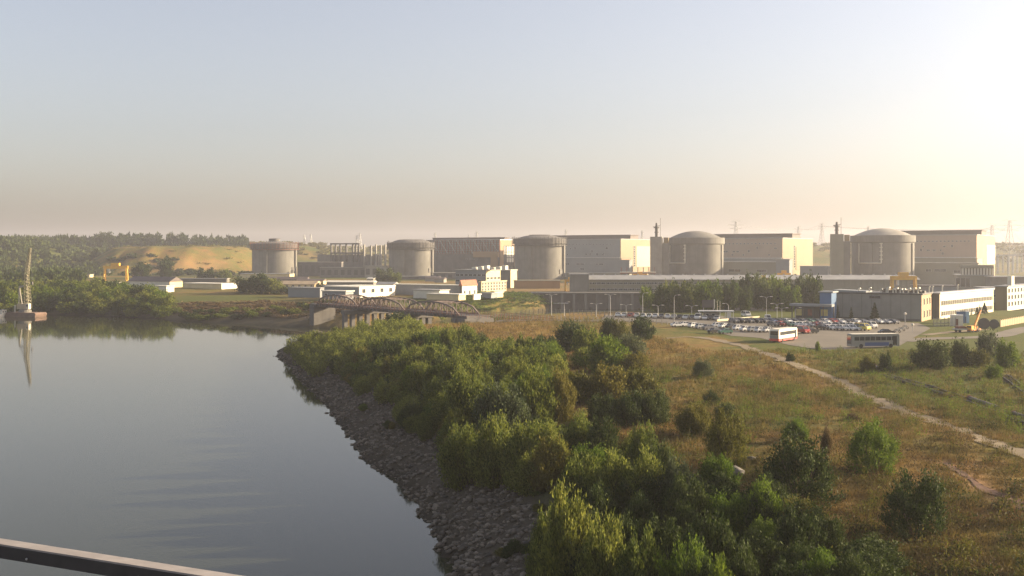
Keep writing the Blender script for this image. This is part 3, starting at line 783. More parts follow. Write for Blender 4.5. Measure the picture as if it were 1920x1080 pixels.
for r_ in range(3): put_windows(t, ('end', 0.15), [W*(k+0.5)/9 for k in range(9)], h*(0.12+0.29*r_), 1.7, 1.5)
t, L, W, h = shed('white admin block with a shaded grey front and rooftop plant, under the lattice walled hall', 854, 911, 938, 507, 545, BLUEGREY, ROOFGR, kind='flat', end=YW, Wmax=30, name='office_block', cat='office block')  # front greyed for shade, end creamy for sun, both in the colour
for zz in (.42, .7): put_windows(t, 'front', [-L*(k+0.5)/7 for k in range(7)], h*zz, 2.4, 1.4)
put_windows(t, ('end', 0.15), [W*(k+0.5)/4 for k in range(4)], h*0.55, 2.6, 1.4); put_windows(t, ('end', 0.15), [W*(k+0.5)/4 for k in range(4)], h*0.25, 2.6, 1.4)
pieces('rooftop_unit', [(-L*0.55+k*4.2, 3, h+0.46, -L*0.55+k*4.2+2.6, 6, h+0.46+1.4+(k % 3)*0.5) for k in range(6)], WHITE, t)
shed('tall narrow white stair tower left of the middle reactor', 938, 957, 969, 507, 540, CONC, WHITE, kind='flat', end=YW, Wmax=20, name='office_block', cat='office block')
shed('small cream container hut on the green slope by the white house', 943-18, 943-16, 943, 549, 556, YW, WHITE, kind='flat', end=YW, Wmax=14)
shed('small white hut below the yellow gabled house', 886, 888, 899, 553, 560, YW, WHITE, kind='flat', end=WHITE, Wmax=10)
shed('low grey container row right of the small white hut', 900, 921, 923, 551, 557, BLUEGREY, ROOFGR, kind='flat', Wmax=6)
shed('long yellow green hedge-backed store at the foot of the middle reactor', 965, 1050, 1056, 527, 541, OCHRE, GREYG, kind='flat', yaw=0.05, Wmax=10)
for k, (a, bb, yt, yb) in enumerate(((688, 704, 521, 527), (797, 826, 519, 526), (815, 836, 521, 528))):
    shed(['little white roofed hut left of the dark round tree', 'small hut with a pale gable under the plain domed reactor', 'second gabled hut right of the plain domed reactor'][k], a, bb-4, bb, yt+2, yb+2, CONCL, WHITE if k == 0 else ROOFBR, yaw=-0.3, Wmax=8, rise=1.2)
shed('long thin white roofed store left of the dark round tree, behind the white shed', 612, 700, 706, 529, 538, CONC, WHITE, yaw=-0.12, Wmax=9, rise=1.0)
shed('row of cream garages between the gabled house and the long thin white roofed store', 604, 640, 648, 536, 542, YW, ROOFGR, kind='flat', yaw=-0.3, Wmax=8, wf=(5, .15, 2.2, 1.8))
shed('white store with a low gable just right of the dark round tree', 706, 738, 748, 533, 542, WHITE, ROOFGR, yaw=-0.35, Wmax=10, rise=1.4)
shed('pale store with brown roof under the hatch capped leftmost reactor', 556, 606, 612, 526, 533, YW, ROOFBR, yaw=-0.2, Wmax=9, rise=1.2)
shed('low pale wall of stores behind the clump of dark trees', 446, 500, 506, 537, 544, YW, ROOFGR, kind='flat', yaw=-0.2, Wmax=9)
# left bank
shed('long shed with a dark brown roof and cream gable, behind the left bank trees', 240, 318, 342, 528, 544, WHITE, ROOFBR, z=ZL, rise=3.0, end=YW, Wmax=24)
shed('white walled lean-to in front of the brown roofed shed', 288, 312, 320, 537, 549, WHITE, WHITE, z=ZL, kind='flat', Wmax=10)
shed('long white roofed store with a cream base, right of the brown roofed shed', 344, 415, 446, 533, 546, YW, WHITE, z=ZL, kind='flat', end=WHITE, Wmax=26)
shed('long grey roofed store behind the white roofed store', 335, 425, 430, 523, 534, CONC, ROOFGR, z=ZL, kind='flat', yaw=-0.1, Wmax=20)
shed('tan walled ruin right of the yellow quarry crane', 248, 268, 272, 512, 523, OCHRE, CONCL, z=8.5, kind='flat', yaw=-0.2, Wmax=10)
shed('grey shed roof left of the yellow quarry crane', 95, 116, 122, 514, 524, CONC, ROOFGR, z=8.5, yaw=-0.2, Wmax=14)
shed('low white store below the quarry crane', 130, 142, 145, 521, 528, WHITE, ROOFGR, z=8.5, yaw=-0.2, Wmax=10)
shed('long low tan store beside the quarry crane', 138, 168, 172, 515, 521, YW, ROOFGR, z=8.5, kind='flat', yaw=-0.2, Wmax=10)
shed('low white wall store under the quarry crane', 196, 217, 219, 530, 538, WHITE, ROOFGR, z=ZL, kind='flat', yaw=-0.2, Wmax=8)

# ------------------------------------------------------------------ buildings on the right
t, L, W, h = shed('large blank grey workshop with white ducts along its roof, behind the car park', 1562, 1727, 1746, 553, 603, paint('grey_panel', (0.23, 0.225, 0.20), 0.8, 0.05, 0.3, streak=0.2), STEELD, kind='flat', end=OCHRE, Wmax=20, name='workshop', cat='workshop', group='works buildings behind the car park')  # ochre end wall: orange sunlight put into its colour
duct = None
rr = random.Random(3)
for k, px in enumerate((1611, 1631, 1652, 1662, 1667, 1676, 1681, 1689, 1697, 1704, 1713, 1722)):
    mb = MB(); hh = rr.uniform(1.1, 1.9); f = (px-1562)/(1727-1562)
    x = -L*(1-f)-0.5; y = rr.uniform(0.6, 3.4)
    mb.tube([(0,0,0),(0,0,hh*0.7),(0.25,-0.1,hh*0.95),(0.75,-0.3,hh)], 0.22+0.1*rr.random(), 8)
    mb.build('duct', WHITE, t, loc=(x, y, h+0.45))
for k in range(12):
    x = -L*(0.02+0.04*k); pieces('rooftop_unit', [(x, 3.6, h+.452, x+rr.uniform(0.7, 1.0), 6, h+.9+rr.uniform(0.2, 1.1))], STEELD, t)
me = window_mesh(3.6, 0.9, frame=paint('violet_frame', (0.2, 0.17, 0.22)))
link('window', me, t, loc=(-L*(1-(1642-1562)/165), -0.01, h*0.83))
put_windows(t, ('end', 0.15), [W*0.25, W*0.55, W*0.8], h*0.6, 1.4, 2.2); put_windows(t, ('end', 0.15), [W*0.25, W*0.55, W*0.8], h*0.12, 1.4, 2.4)
pieces('panel_joint', [(-L*k/9-0.04, -0.06, 0.81, -L*k/9+0.04, -0.003, h-0.05) for k in range(1, 9)], CONCD, t)
mb = MB(); mb.box(-L, -0.12, h*0.0, -0.2, 0.0, 0.8); mb.build('plinth', CONCD, t)
mb = MB(); mb.prism([(-L-0.2, h+0.46), (-L*0.62, h+0.46), (-L*0.62, h+0.9), (-L-0.2, h+1.2)], 0.5, 9); mb.build('raised_roof', BLUEGREY, t)

t, L, W, h = shed('blue clad entrance block at the left end of the grey workshop', 1537, 1559, 1562, 549, 602, BLUE, BLUEGREY, kind='flat', Wmax=6, name='entrance_block', cat='building', group='works buildings behind the car park')
mb = MB(); mb.box(-L-9.0, -3.4, h*0.52, 1.0, -0.05, h*0.60); mb.build('canopy', BLUEGREY, t)
pieces('canopy_post', [(-L-8.4+k*3.4, -3.1, -0.3, -L-8.1+k*3.4, -2.8, h*0.52) for k in range(5)], STEELD, t)
mb = MB(); mb.box(-L-8, -0.9, -0.3, -L-0.05, 5, h*0.5); mb.build('foyer', STEELD, t)
yg = paint('yellow_notice', (0.55, 0.47, 0.16), 0.6)
for k, (x, w) in enumerate(((-L-7.4, 2.2), (-L+0.4, 2.2), (-L-3.6, 1.4))):
    mb = MB(); mb.box(x, -1.15 if k != 1 else -0.12, 1.6, x+w, -0.93 if k != 1 else -0.02, 3.7); mb.build('notice_board', yg if k < 2 else RUST, t)

YO = math.atan2(-0.64, 0.765)
t, L, W, h = shed('cream office wing with two long ribbons of windows, right of the grey workshop', 1746, 1761, 1862, 551, 598, CONC, STEELG, kind='flat', end=paint('cream_office', (0.58, 0.53, 0.37), 0.6, 0.04, 0.3), yaw=YO, Wmax=64, name='office_wing', cat='office block', group='works buildings behind the car park')
for r_, zz in enumerate((0.10, 0.52)):
    n = 30
    for k in range(n): put_windows(t, ('end', 0.15), [1.4+(W-2.8)*(k+0.5)/n], h*zz, (W-2.8)/n*0.94, h*0.20, frame=WHITE)
for k in range(4):
    mb = MB(); mb.tube([(0,0,0),(0,0,1.6),(.3,0,1.9)], .22, 8); mb.build('duct', WHITE, t, loc=(-4, 2+W*0.11*k*k*0.5, h+.45))
t, L, W, h = shed('blue grey block with four dark windows, right of the cream office wing', 1848, 1886, 1888, 541, 566, BLUEGREY, ROOFGR, kind='flat', yaw=-0.1, Wmax=16, name='office_block', cat='office block', group='works buildings behind the car park', wf=(6, .35, 1.6, 1.2))
t, L, W, h = shed('white office building with square windows, farthest right', 1866, 1888, 1990, 538, 580, CREAM, ROOFGR, kind='flat', end=WHITE, yaw=YO, Wmax=60, name='office_block', cat='office block', group='works buildings behind the car park')
for zz in (.12, .42, .72): put_windows(t, ('end', 0.15), [W*(k+0.5)/14 for k in range(14)], h*zz, 2.2, 1.9)
mb = MB(); mb.box(-1.5, W*0.10, h+.46, 1.5-1.4, W*0.16, h+4.2); mb.build('stair_head', WHITE, t)
t, L, W, h = shed('grey box building with a white colonnade on its roof, behind the cream office wing', 1795, 1862, 1875, 517, 546, GREYG, ROOFGR, kind='flat', yaw=-0.3, Wmax=26, name='store_building', cat='building', group='works buildings behind the car park')
pieces('column', [(-L*0.86+k*L*0.085, 0.6, h+.46, -L*0.86+k*L*0.085+0.8, 1.5, h+4.3) for k in range(11)], WHITE, t)
mb = MB(); mb.box(-L*0.9, 0.3, h+4.303, 0.5, 9, h+6.2); mb.box(-L*0.86, 2.4, h+.46, 0, 8, h+4.3); mb.build('upper_storey', GREYG, t)
put_windows(t, 'front', [-L*0.9, -L*0.78], h*0.25, 5.5, h*0.6)
shed('low grey store with a dark flat roof behind the workshop ducts', 1716, 1793, 1800, 537, 556, BLUEGREY, STEELD, kind='flat', yaw=-0.2, Wmax=14)
shed('dark grey store at the right edge behind the white offices', 1858, 1925, 1940, 520, 548, CONC, ROOFGR, kind='flat', yaw=-0.2, Wmax=20)
# ------------------------------------------------------------------ foliage
ORD = ['first','second','third','fourth','fifth','sixth','seventh','eighth','ninth','tenth','eleventh','twelfth','thirteenth','fourteenth','fifteenth','sixteenth','seventeenth','eighteenth','nineteenth','twentieth','twenty-first','twenty-second','twenty-third','twenty-fourth']
def leafmat(name, lo, hi, trans=0.35):
    m, nt, b = newmat(name)
    geo = nt.nodes.new('ShaderNodeNewGeometry'); oi = nt.nodes.new('ShaderNodeObjectInfo')
    c = mixc(nt, geo.outputs['Random Per Island'], lo, hi)
    hv = nt.nodes.new('ShaderNodeHueSaturation'); nt.links.new(c, hv.inputs['Color'])
    mr = nt.nodes.new('ShaderNodeMapRange'); nt.links.new(oi.outputs['Random'], mr.inputs[0]); mr.inputs[3].default_value = 0.80; mr.inputs[4].default_value = 1.2
    nt.links.new(mr.outputs[0], hv.inputs['Value'])
    mh = nt.nodes.new('ShaderNodeMapRange'); nt.links.new(oi.outputs['Random'], mh.inputs[0]); mh.inputs[3].default_value = 0.515; mh.inputs[4].default_value = 0.485
    nt.links.new(mh.outputs[0], hv.inputs['Hue'])
    nt.links.new(hv.outputs[0], b.inputs['Base Color']); b.inputs['Roughness'].default_value = 0.65
    b.inputs['Specular IOR Level'].default_value = 0.12
    tr = nt.nodes.new('ShaderNodeBsdfTranslucent'); nt.links.new(hv.outputs[0], tr.inputs['Color'])
    mx = nt.nodes.new('ShaderNodeMixShader'); mx.inputs[0].default_value = trans
    nt.links.new(b.outputs[0], mx.inputs[1]); nt.links.new(tr.outputs[0], mx.inputs[2])
    nt.links.new(mx.outputs[0], nt.nodes['Material Output'].inputs['Surface'])
    return m
LEAF = dict(willow=leafmat('willow_leaves', (0.048, 0.074, 0.014), (0.208, 0.230, 0.044), 0.45),
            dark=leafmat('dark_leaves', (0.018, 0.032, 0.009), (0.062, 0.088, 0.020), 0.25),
            bright=leafmat('bright_leaves', (0.050, 0.086, 0.010), (0.150, 0.205, 0.024), 0.42),
            olive=leafmat('olive_leaves', (0.062, 0.064, 0.013), (0.175, 0.160, 0.030), 0.3),
            silver=leafmat('silvery_leaves', (0.042, 0.058, 0.024), (0.120, 0.140, 0.066), 0.3),
            dry=leafmat('withered_leaves', (0.060, 0.042, 0.020), (0.140, 0.100, 0.042), 0.3))
BARK = paint('bark', (0.085, 0.065, 0.045), 0.95, 0.15, 2.0)

def leaves(seed, clumps, per, leaf, wid, flat=0.72, hgt=1.45, spread=0.20, up=0.55, inner=0.45, lean=0.0, mid=0.40):
    """a crown about 2 across and hgt tall standing on the ground, as loose leafy sprays; returns quads"""
    r = np.random.RandomState(seed)
    a = r.uniform(0, 2*np.pi, clumps); h = r.uniform(0, 1, clumps)**0.8
    prof = np.sqrt(np.clip(1-(np.abs(h-mid)/max(mid+0.22, 1.02-mid))**2.2, 0.03, 1))
    lump = 0.78+0.22*np.sin(a*3+r.uniform(0, 6))*np.sin(h*7+r.uniform(0, 6))+0.14*np.sin(a*5+h*9+r.uniform(0, 6))
    rad = prof*lump*(inner+(1-inner)*r.uniform(0, 1, clumps)**0.45)
    topvar = 0.84+0.16*np.sin(a*2+r.uniform(0, 6))+r.uniform(-0.07, 0.12, clumps)
    C = np.stack([rad*np.cos(a)+lean*h, rad*np.sin(a), 0.04+h*hgt*np.where(h > 0.6, topvar, 0.92)], 1)
    outd = np.stack([np.cos(a)*prof, np.sin(a)*prof, 0.25+1.1*h], 1); outd /= np.linalg.norm(outd, axis=1)[:, None]
    k = clumps*per
    ci = np.repeat(np.arange(clumps), per)
    t = r.uniform(0, 1, k)                 # along a spray that runs outwards and up
    sd = outd*0.6+np.array([0, 0, up]); sd = sd[ci]+r.normal(0, 0.28, (k, 3))
    sd /= np.linalg.norm(sd, axis=1)[:, None]
    P = C[ci]+outd[ci]*(t-0.5)[:, None]*spread*1.5+r.normal(0, spread*0.42, (k, 3))+np.array([0, 0, 1])*(t-0.5)[:, None]*spread*up*2
    P[:, 2] = np.maximum(P[:, 2], 0.02)
    d = sd+r.normal(0, 0.35, (k, 3)); d /= np.linalg.norm(d, axis=1)[:, None]
    nv = outd[ci]*0.55+np.array([0, 0, 0.5])+r.normal(0, 0.5, (k, 3))       # leaves turn their faces outwards and up
    q = np.cross(d, nv); q /= np.linalg.norm(q, axis=1)[:, None]
    L = leaf*r.uniform(0.6, 1.35, k)[:, None]; Wd = wid*r.uniform(0.7, 1.3, k)[:, None]
    V = np.stack([P-d*L*0.5, P-d*L*0.05+q*Wd*0.5, P+d*L*0.5, P-d*L*0.05-q*Wd*0.5], 1).reshape(-1, 3)
    return V, np.arange(4*k).reshape(-1, 4)
def stems(seed, hgt=1.2, n=6, r=0.035, single=False):
    rr = random.Random(seed); mb = MB()
    if single:
        mb.tube([(0,0,-0.1),(0.02,0.01,hgt*0.3),(0.03,-0.02,hgt*0.75)], r*1.6, 6, r*0.5)
    for k in range(n):
        a = 2*math.pi*k/n+rr.uniform(-.4, .4); q = rr.uniform(0.25, 0.6); z0 = hgt*rr.uniform(0.25, 0.5) if single else -0.1
        b0 = (0.02, 0.01, z0) if single else (0.1*math.cos(a), 0.1*math.sin(a), z0)
        mb.tube([b0, (q*0.5*math.cos(a), q*0.5*math.sin(a), z0+(hgt-z0)*0.45), (q*math.cos(a), q*math.sin(a), hgt*rr.uniform(0.7, 0.95))], r, 5, r*0.3)
    return mb.mesh('stem', BARK)
LOD = {}
def bank(kind, n, **kw):
    out = []
    for s in range(n):
        V, F = leaves(100+s*7+len(LOD)*31, **kw)
        out.append(np_mesh('foliage', V, F, LEAF['willow']))
    LOD[kind] = out
bank('near', 5, clumps=300, per=46, leaf=0.105, wid=0.042, spread=0.20)
bank('near_round', 3, clumps=240, per=42, leaf=0.078, wid=0.040, spread=0.16, up=0.35, hgt=1.5, inner=0.55)
bank('mid', 6, clumps=170, per=28, leaf=0.145, wid=0.070, spread=0.22)
bank('far', 6, clumps=90, per=14, leaf=0.24, wid=0.13, spread=0.22)
bank('tree', 6, clumps=130, per=16, leaf=0.20, wid=0.115, spread=0.26, hgt=1.9, up=0.4, mid=0.56)
bank('scrub', 4, clumps=60, per=16, leaf=0.26, wid=0.05, spread=0.30, hgt=1.1, up=0.9)
STEM = [stems(k) for k in range(4)]
TRUNK = [stems(10+k, 1.7, 5, 0.05, True) for k in range(3)]
CONE = []
for s in range(2):
    r = np.random.RandomState(s); n = 1500
    h = r.uniform(0, 1, n)**1.3; a = r.uniform(0, 2*np.pi, n); rad = (1-h)*(0.55+0.45*r.uniform(0, 1, n)**0.5)*(0.8+0.2*np.sin(h*40))*0.62
    P = np.stack([rad*np.cos(a), rad*np.sin(a), 0.12+h*1.9], 1)
    d = np.stack([np.cos(a), np.sin(a), -0.25+0*a], 1)+r.normal(0, .3, (n, 3)); d /= np.linalg.norm(d, axis=1)[:, None]
    q = np.cross(d, r.normal(0, 1, (n, 3))); q /= np.linalg.norm(q, axis=1)[:, None]
    V = np.stack([P-d*.09, P+q*.05, P+d*.09, P-q*.05], 1).reshape(-1, 3)
    CONE.append(np_mesh('foliage', V, np.arange(4*n).reshape(-1, 4), LEAF['dark']))
LOD['cone'] = CONE

def plant(label, cat, x, y, rad, hgt, kind, lod, group=None, name='bush', z=None, seed=None, tree=False):
    r = random.Random(seed if seed is not None else int(x*97+y*131))
    me = r.choice(LOD[lod]); base = 1.5 if lod in ('near', 'mid', 'far', 'near_round') else (1.1 if lod == 'scrub' else 2.0)
    t = thing(name, label, cat, (x, y, (H(x, y) if z is None else z)-0.08), r.uniform(0, 6.28), group, (rad, rad*r.uniform(0.9, 1.1), hgt/base))
    link('crown' if tree else 'foliage', me, t, LEAF[kind])
    if tree: link('trunk', r.choice(TRUNK), t, BARK)
    else: link('stem', r.choice(STEM), t, BARK)
    return t
def plant_px(label, px, py, w, h, kind, lod='near', cat='bush', name='bush', group=None, tree=False):
    x, y, z = GG(px, py); s = y/FPX
    return plant(label, cat, x, y, w*s/2, h*s, kind, lod, group, name, z, None, tree)

# solitary bushes of the meadow: base x, base y, width, height in photograph pixels, then leaf kind and what tells it apart
SOL = [
 (1072,658,74,50,'dark','mid','dark rounded bush at the upper left of the meadow clump below the car park'),
 (1100,672,60,52,'willow','mid','pale green bush tucked against the dark rounded bush in the meadow'),
 (1142,641,34,40,'dark','mid','narrow dark bush left of the round bush below the white cars'),
 (1160,642,34,38,'olive','mid','olive bush between the narrow dark bush and the round bush below the fence'),
 (1203,640,46,44,'dark','mid','round dark bush standing just below the row of cars along the road'),
 (1180,666,72,36,'silver','mid','low wide grey green bush in front of the round dark bush'),
 (1138,698,88,60,'bright','mid','large fresh green bush with a dark foot, lowest of the meadow clump'),
 (1098,690,60,34,'willow','mid','low pale green bush left of the large fresh green bush'),
 (1192,702,64,38,'olive','mid','yellowing low bush right of the large fresh green bush'),
 (1318,709,42,33,'silver','near_round','small round silvery bush alone in the middle of the meadow'),
 (1333,759,36,25,'dark','near_round','small dark green bush alone below the round silvery one'),
 (1360,783,38,26,'dark','mid','low dark tuft of bush between the track and the yellowing shrubs'),
 (1130,792,64,46,'dark','near','dark green bush at the left end of the low row across the middle meadow'),
 (1180,798,80,56,'dark','near','dark green bush in the centre of the low row across the middle meadow'),
 (1226,796,64,56,'dark','near','dark green bush at the right end of the low row across the middle meadow'),
 (1140,752,90,58,'olive','mid','yellow green spreading bush behind the low dark row'),
 (1195,742,80,46,'olive','mid','thin yellow green bush behind the right half of the low dark row'),
 (1080,756,70,52,'olive','mid','yellow green bush left of the spreading olive one'),
 (1302,820,70,56,'olive','near','yellowing bush left of the large rounded bush in the middle meadow'),
 (1362,876,92,96,'olive','near_round','large rounded olive bush right of the yellowing one'),
 (1500,946,150,118,'dark','near_round','big round dark bush in the right foreground meadow'),
 (1493,828,52,38,'bright','near','small fresh green bush behind the big round dark bush'),
 (1549,852,22,48,'dry','mid','thin brown upright shrub left of the lone bright leaning bush'),
 (1636,884,112,88,'bright','near_round','lone bright green bush with a bare foot beside the eroded trench'),
 (1718,1008,132,112,'dark','near_round','round dark bush nearest the lower right corner of the meadow'),
 (1345,926,78,64,'bright','near','fresh green upright bush beside the grey stone in the foreground'),
 (1432,1012,96,96,'bright','near','glossy light green bush rising out of the dark foreground thicket'),
 (1500,1010,96,66,'olive','near','olive brown low bush right of the glossy light green one'),
 (1745,692,72,48,'dark','mid','widest dark bush of the group near the road on the right'),
 (1800,690,40,50,'dark','mid','upright dark bush second in the group near the road on the right'),
 (1852,672,46,48,'silver','mid','tall grey green bush at the back of the group near the road'),
 (1888,690,48,44,'bright','mid','green bush at the right end of the group near the road'),
 (1836,692,44,34,'olive','mid','thin olive bush in the middle of the group near the road'),
 (1864,710,40,24,'bright','mid','low bright bush in front of the group near the road'),
 (1625,697,30,26,'olive','mid','thin olive shrub left of the group near the road'),
 (1660,701,28,34,'dark','mid','narrow dark shrub by the old rails, left of the group near the road'),
 (1482,678,20,14,'dark','far','tiny dark shrub beside the upper bend of the dirt track'),
 (1598,790,34,14,'dry','mid','small dark brown withered clump lying in the open meadow'),
 (1655,838,40,16,'dry','mid','low withered patch of scrub right of the lone bright bush'),
 (1533,660,10,18,'bright','far','single spindly sapling in front of the coach parking'),
 (818,603,40,30,'willow','mid','pale green bush under the right bridge span'),
 (780,607,60,20,'dark','mid','low dark bush under the middle bridge span'),
 (745,616,60,26,'dark','mid','low dark bush at the foot of the bridge piers'),
]
for (px, py, w, h, kind, lod, lab) in SOL:
    plant_px(lab, px, py, w, h, kind, lod)

# the willow thicket along the bank and in the foreground
THICK = [(530,668),(566,644),(620,640),(700,622),(760,612),(800,640),(900,660),(1040,672),(1052,720),(1005,770),(985,815),(1045,850),(1090,870),
         (1210,880),(1290,930),(1400,960),(1480,990),(1560,1010),(1660,1080),(1660,1250),(1020,1250),(1010,1110),(1040,1020),(1080,985),(1070,940),
         (1000,925),(905,922),(845,905),(832,852),(770,812),(705,780),(640,738),(585,700),(545,684)]
TP = [GG(*p)[:2] for p in THICK]
r = np.random.RandomState(11); pts = []
tx0, tx1 = min(p[0] for p in TP), max(p[0] for p in TP); ty0, ty1 = min(p[1] for p in TP), max(p[1] for p in TP)
cand = np.stack([r.uniform(tx0, tx1, 60000), r.uniform(max(ty0, 58), ty1, 60000)], 1)
cand = cand[in_poly(cand[:,0], cand[:,1], TP)]
ss = shore(cand[:,0], cand[:,1])
for (x, y), s in zip(cand, ss):
    if s < (7.6 if y < 215 else (6 if y < 260 else 2.5)): continue
    dmin = 3.0+max(0, y-150)*0.0055
    if all((x-a)**2+(y-b)**2 > dmin*dmin for a, b, _ in pts): pts.append((x, y, s))
    if len(pts) >= 430: break
pts.sort(key=lambda p: math.hypot(p[0], p[1]))
rr = random.Random(21)
rest = []
for i, (x, y, s) in enumerate(pts):
    if i >= 300: rest.append((x, y, s)); continue
    px_, py_ = 960+FPX*x/y, HOR+(CAMZ-H(x, y))*FPX/y
    u = rr.random(); kind = 'willow' if u < .62 else ('dark' if u < .78 else ('bright' if u < .88 else 'olive'))
    if y > 285: kind = 'willow' if u < .6 else ('dark' if u < .85 else 'bright')
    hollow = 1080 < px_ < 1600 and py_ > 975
    if hollow or (y < 112 and x > 14): kind = 'dark' if u < .9 else 'bright'  # darker leaves stand in for shade in the hollow and foreground
    rad = rr.uniform(1.5, 2.9)*(1.0+max(0, y-150)*0.0010); hgt = rr.uniform(2.4, 5.6)
    if s < 12: hgt *= 0.75; rad *= 0.85
    if kind == 'olive': hgt *= 0.75
    if y < 112 and x > 16: hgt *= 0.62
    if hollow: hgt = rr.uniform(2.6, 4.0); rad = rr.uniform(1.4, 2.3)
    if y < 100 and x < 16: hgt = rr.uniform(3.5, 5.0)
    size = 'tall' if hgt > 4.6 else ('low' if hgt < 2.7 else ('broad' if rad > 2.5 else ('slim' if rad < 1.9 else 'medium')))
    colr = dict(willow='grey green willow', dark='dark green willow', bright='fresh green willow', olive='yellowing willow')[kind]
    place = 'by the stones' if s < 14 else ('on the meadow side' if s > 34 else 'deep in the thicket')
    stretch = ('near the bridge point' if y > 285 else 'facing the widest water' if y > 215 else 'beside the middle bank' if y > 150 else 'above the lower bank' if y > 108 else 'in the shaded foreground hollow' if hollow else 'in the foreground')
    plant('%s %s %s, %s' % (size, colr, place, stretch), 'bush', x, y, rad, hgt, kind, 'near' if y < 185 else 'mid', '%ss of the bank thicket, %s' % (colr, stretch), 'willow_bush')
for (px, py, w, h, kind, lab) in ((1062,1118,120,172,'willow','tall sunlit willow at the bottom edge, beside the stones'), (1132,1140,110,150,'willow','bright willow second from the stones at the bottom edge'),
      (1205,1160,110,138,'willow','bright willow third from the stones at the bottom edge'), (1285,1178,110,140,'bright','glossy fresh green willow fourth from the stones at the bottom edge'),
      (1350,1196,90,130,'bright','glossy fresh green willow farthest right at the bottom edge'), (1020,1100,70,120,'willow','slim willow nearest the stones at the bottom edge'),
      (1092,962,96,96,'willow','sunlit willow at the left end of the row above the dark hollow'), (1150,966,96,104,'willow','sunlit willow second in the row above the dark hollow'), (1212,968,96,108,'willow','sunlit willow third in the row above the dark hollow'), (1268,972,76,100,'silver','pale willow at the right end of the row above the dark hollow'),
      (866,912,90,100,'willow','sunlit willow at the corner where the stones widen'), (930,908,96,112,'willow','tall sunlit willow right of the corner where the stones widen'), (985,912,90,104,'willow','pale willow third along above the wide stones'), (1035,918,80,84,'olive','yellowish willow fourth along above the wide stones'),
      (945,842,110,104,'silver','tall pale willow standing over the middle of the belt'), (880,802,100,90,'willow','sunlit willow in the middle of the belt left of the tall pale one'), (862,744,90,70,'willow','sunlit willow leaning over the belt, facing the open meadow'), (1005,800,88,100,'willow','feathery willow on the meadow side of the belt, by the low dark row'), (1050,790,60,84,'olive','yellowish feathery willow between the belt and the low dark row')):
    plant_px(lab, px, py, w, h, kind, 'near', 'bush', 'willow_bush')
def merge(parts):
    V = np.concatenate([p[0] for p in parts]); off = np.cumsum([0]+[len(p[0]) for p in parts[:-1]])
    F = np.concatenate([p[1]+o for p, o in zip(parts, off)]); return V, F
if rest:
    lib = [leaves(900+k, 60, 16, 0.2, 0.085, spread=0.22) for k in range(4)]; parts = []
    for (x, y, s) in rest:
        V, F = rr.choice(lib); a = rr.uniform(0, 6.28); c, sn = math.cos(a), math.sin(a); rad = rr.uniform(1.8, 2.8); hg = rr.uniform(2.6, 4.2)/1.5
        P = np.stack([(V[:,0]*c-V[:,1]*sn)*rad+x, (V[:,0]*sn+V[:,1]*c)*rad+y, V[:,2]*hg+H(x, y)], 1); parts.append((P, F))
    V, F = merge(parts); tag(link('thicket', np_mesh('thicket', V, F, LEAF['willow'])), kind='stuff')

# trees between the car park and the pump house
rr = random.Random(5)
for k in range(58):
    px = 1208+332*(k/58)+rr.uniform(-6, 6); row = rr.random()
    py = 586-row*16; x, y = G(px, py, ZP); hp = rr.uniform(30, 52)+(10 if px > 1400 and row > .3 else 0)
    if px < 1240: hp *= 0.72
    kind = rr.choice(['dark', 'dark', 'dark', 'willow', 'bright']); s = y/FPX; third = 'left third' if px < 1320 else ('middle' if px < 1430 else 'right third'); rw = 'front' if row < .35 else ('back' if row > .7 else 'mid depth'); big = 'tall' if hp > 46 else ('low' if hp < 36 else 'medium')
    lab = '%s %s tree, %s of the row behind the car park, %s' % (big, dict(dark='dark green', willow='grey green', bright='fresh green')[kind], rw, third)
    plant(lab, 'tree', x, y, rr.uniform(11, 18)*s, hp*s, kind, 'tree', {'dark': 'dark trees behind the car park', 'willow': 'grey green trees behind the car park', 'bright': 'fresh green trees behind the car park'}[kind], 'leafy_tree', ZP, None, True)
for (px, py, w, h, lab) in ((1640,602,22,34,'dark fir in front of the blank grey workshop, the largest there'), (1596,602,11,26,'slim dark fir left of the large fir before the grey workshop'),
                             (1571,602,9,30,'thin dark fir beside the blue entrance block'), (1832,590,11,14,'small fir by the foot of the cream office wing'),
                             (1846,588,16,20,'fir with a broad base before the right end of the cream office wing')):
    x, y = G(px, py, ZP); s = y/FPX
    t = thing('fir_tree', lab, 'tree', (x, y, ZP), 1.0*px, 'firs round the works', (w*s/2/0.62, w*s/2/0.62, h*s/2.0))
    link('crown', CONE[px % 2], t, LEAF['dark']); link('trunk', TRUNK[0], t, BARK)

# single trees among the sheds
for (px, yb, yt, w, d, kind, lab) in ((722,531,504,38,820,'dark','round dark tree left of the plain domed reactor'), (742,533,512,24,815,'willow','lighter green tree right of the round dark tree'),
     (462,556,520,42,650,'dark','dark tree left of the clump in front of the leftmost reactor'), (492,558,517,48,645,'dark','tallest dark tree of the clump in front of the leftmost reactor'),
     (515,558,524,40,642,'willow','grey green tree right in the clump before the leftmost reactor'), (540,558,538,34,640,'dark','low dark tree at the right end of the clump before the grey blue shed'),
     (265,522,494,36,930,'dark','dark tree beside the yellow quarry crane'), (312,520,484,26,960,'dark','dark tree between the two pale quarry faces'), (385,520,503,34,900,'dark','low dark tree at the foot of the right quarry face'),
     (420,522,506,30,900,'willow','grey tree right of the orange quarry face'), (600,545,538,16,690,'dark','small dark tree at the grey blue shed corner')):
    x = XA(px, d); z = H(x, d); s = d/FPX; h = ZA(yt, d)-z
    plant(lab, 'tree', x, d, w*s/2, max(4, h), kind, 'tree', None, 'leafy_tree', z, None, True)

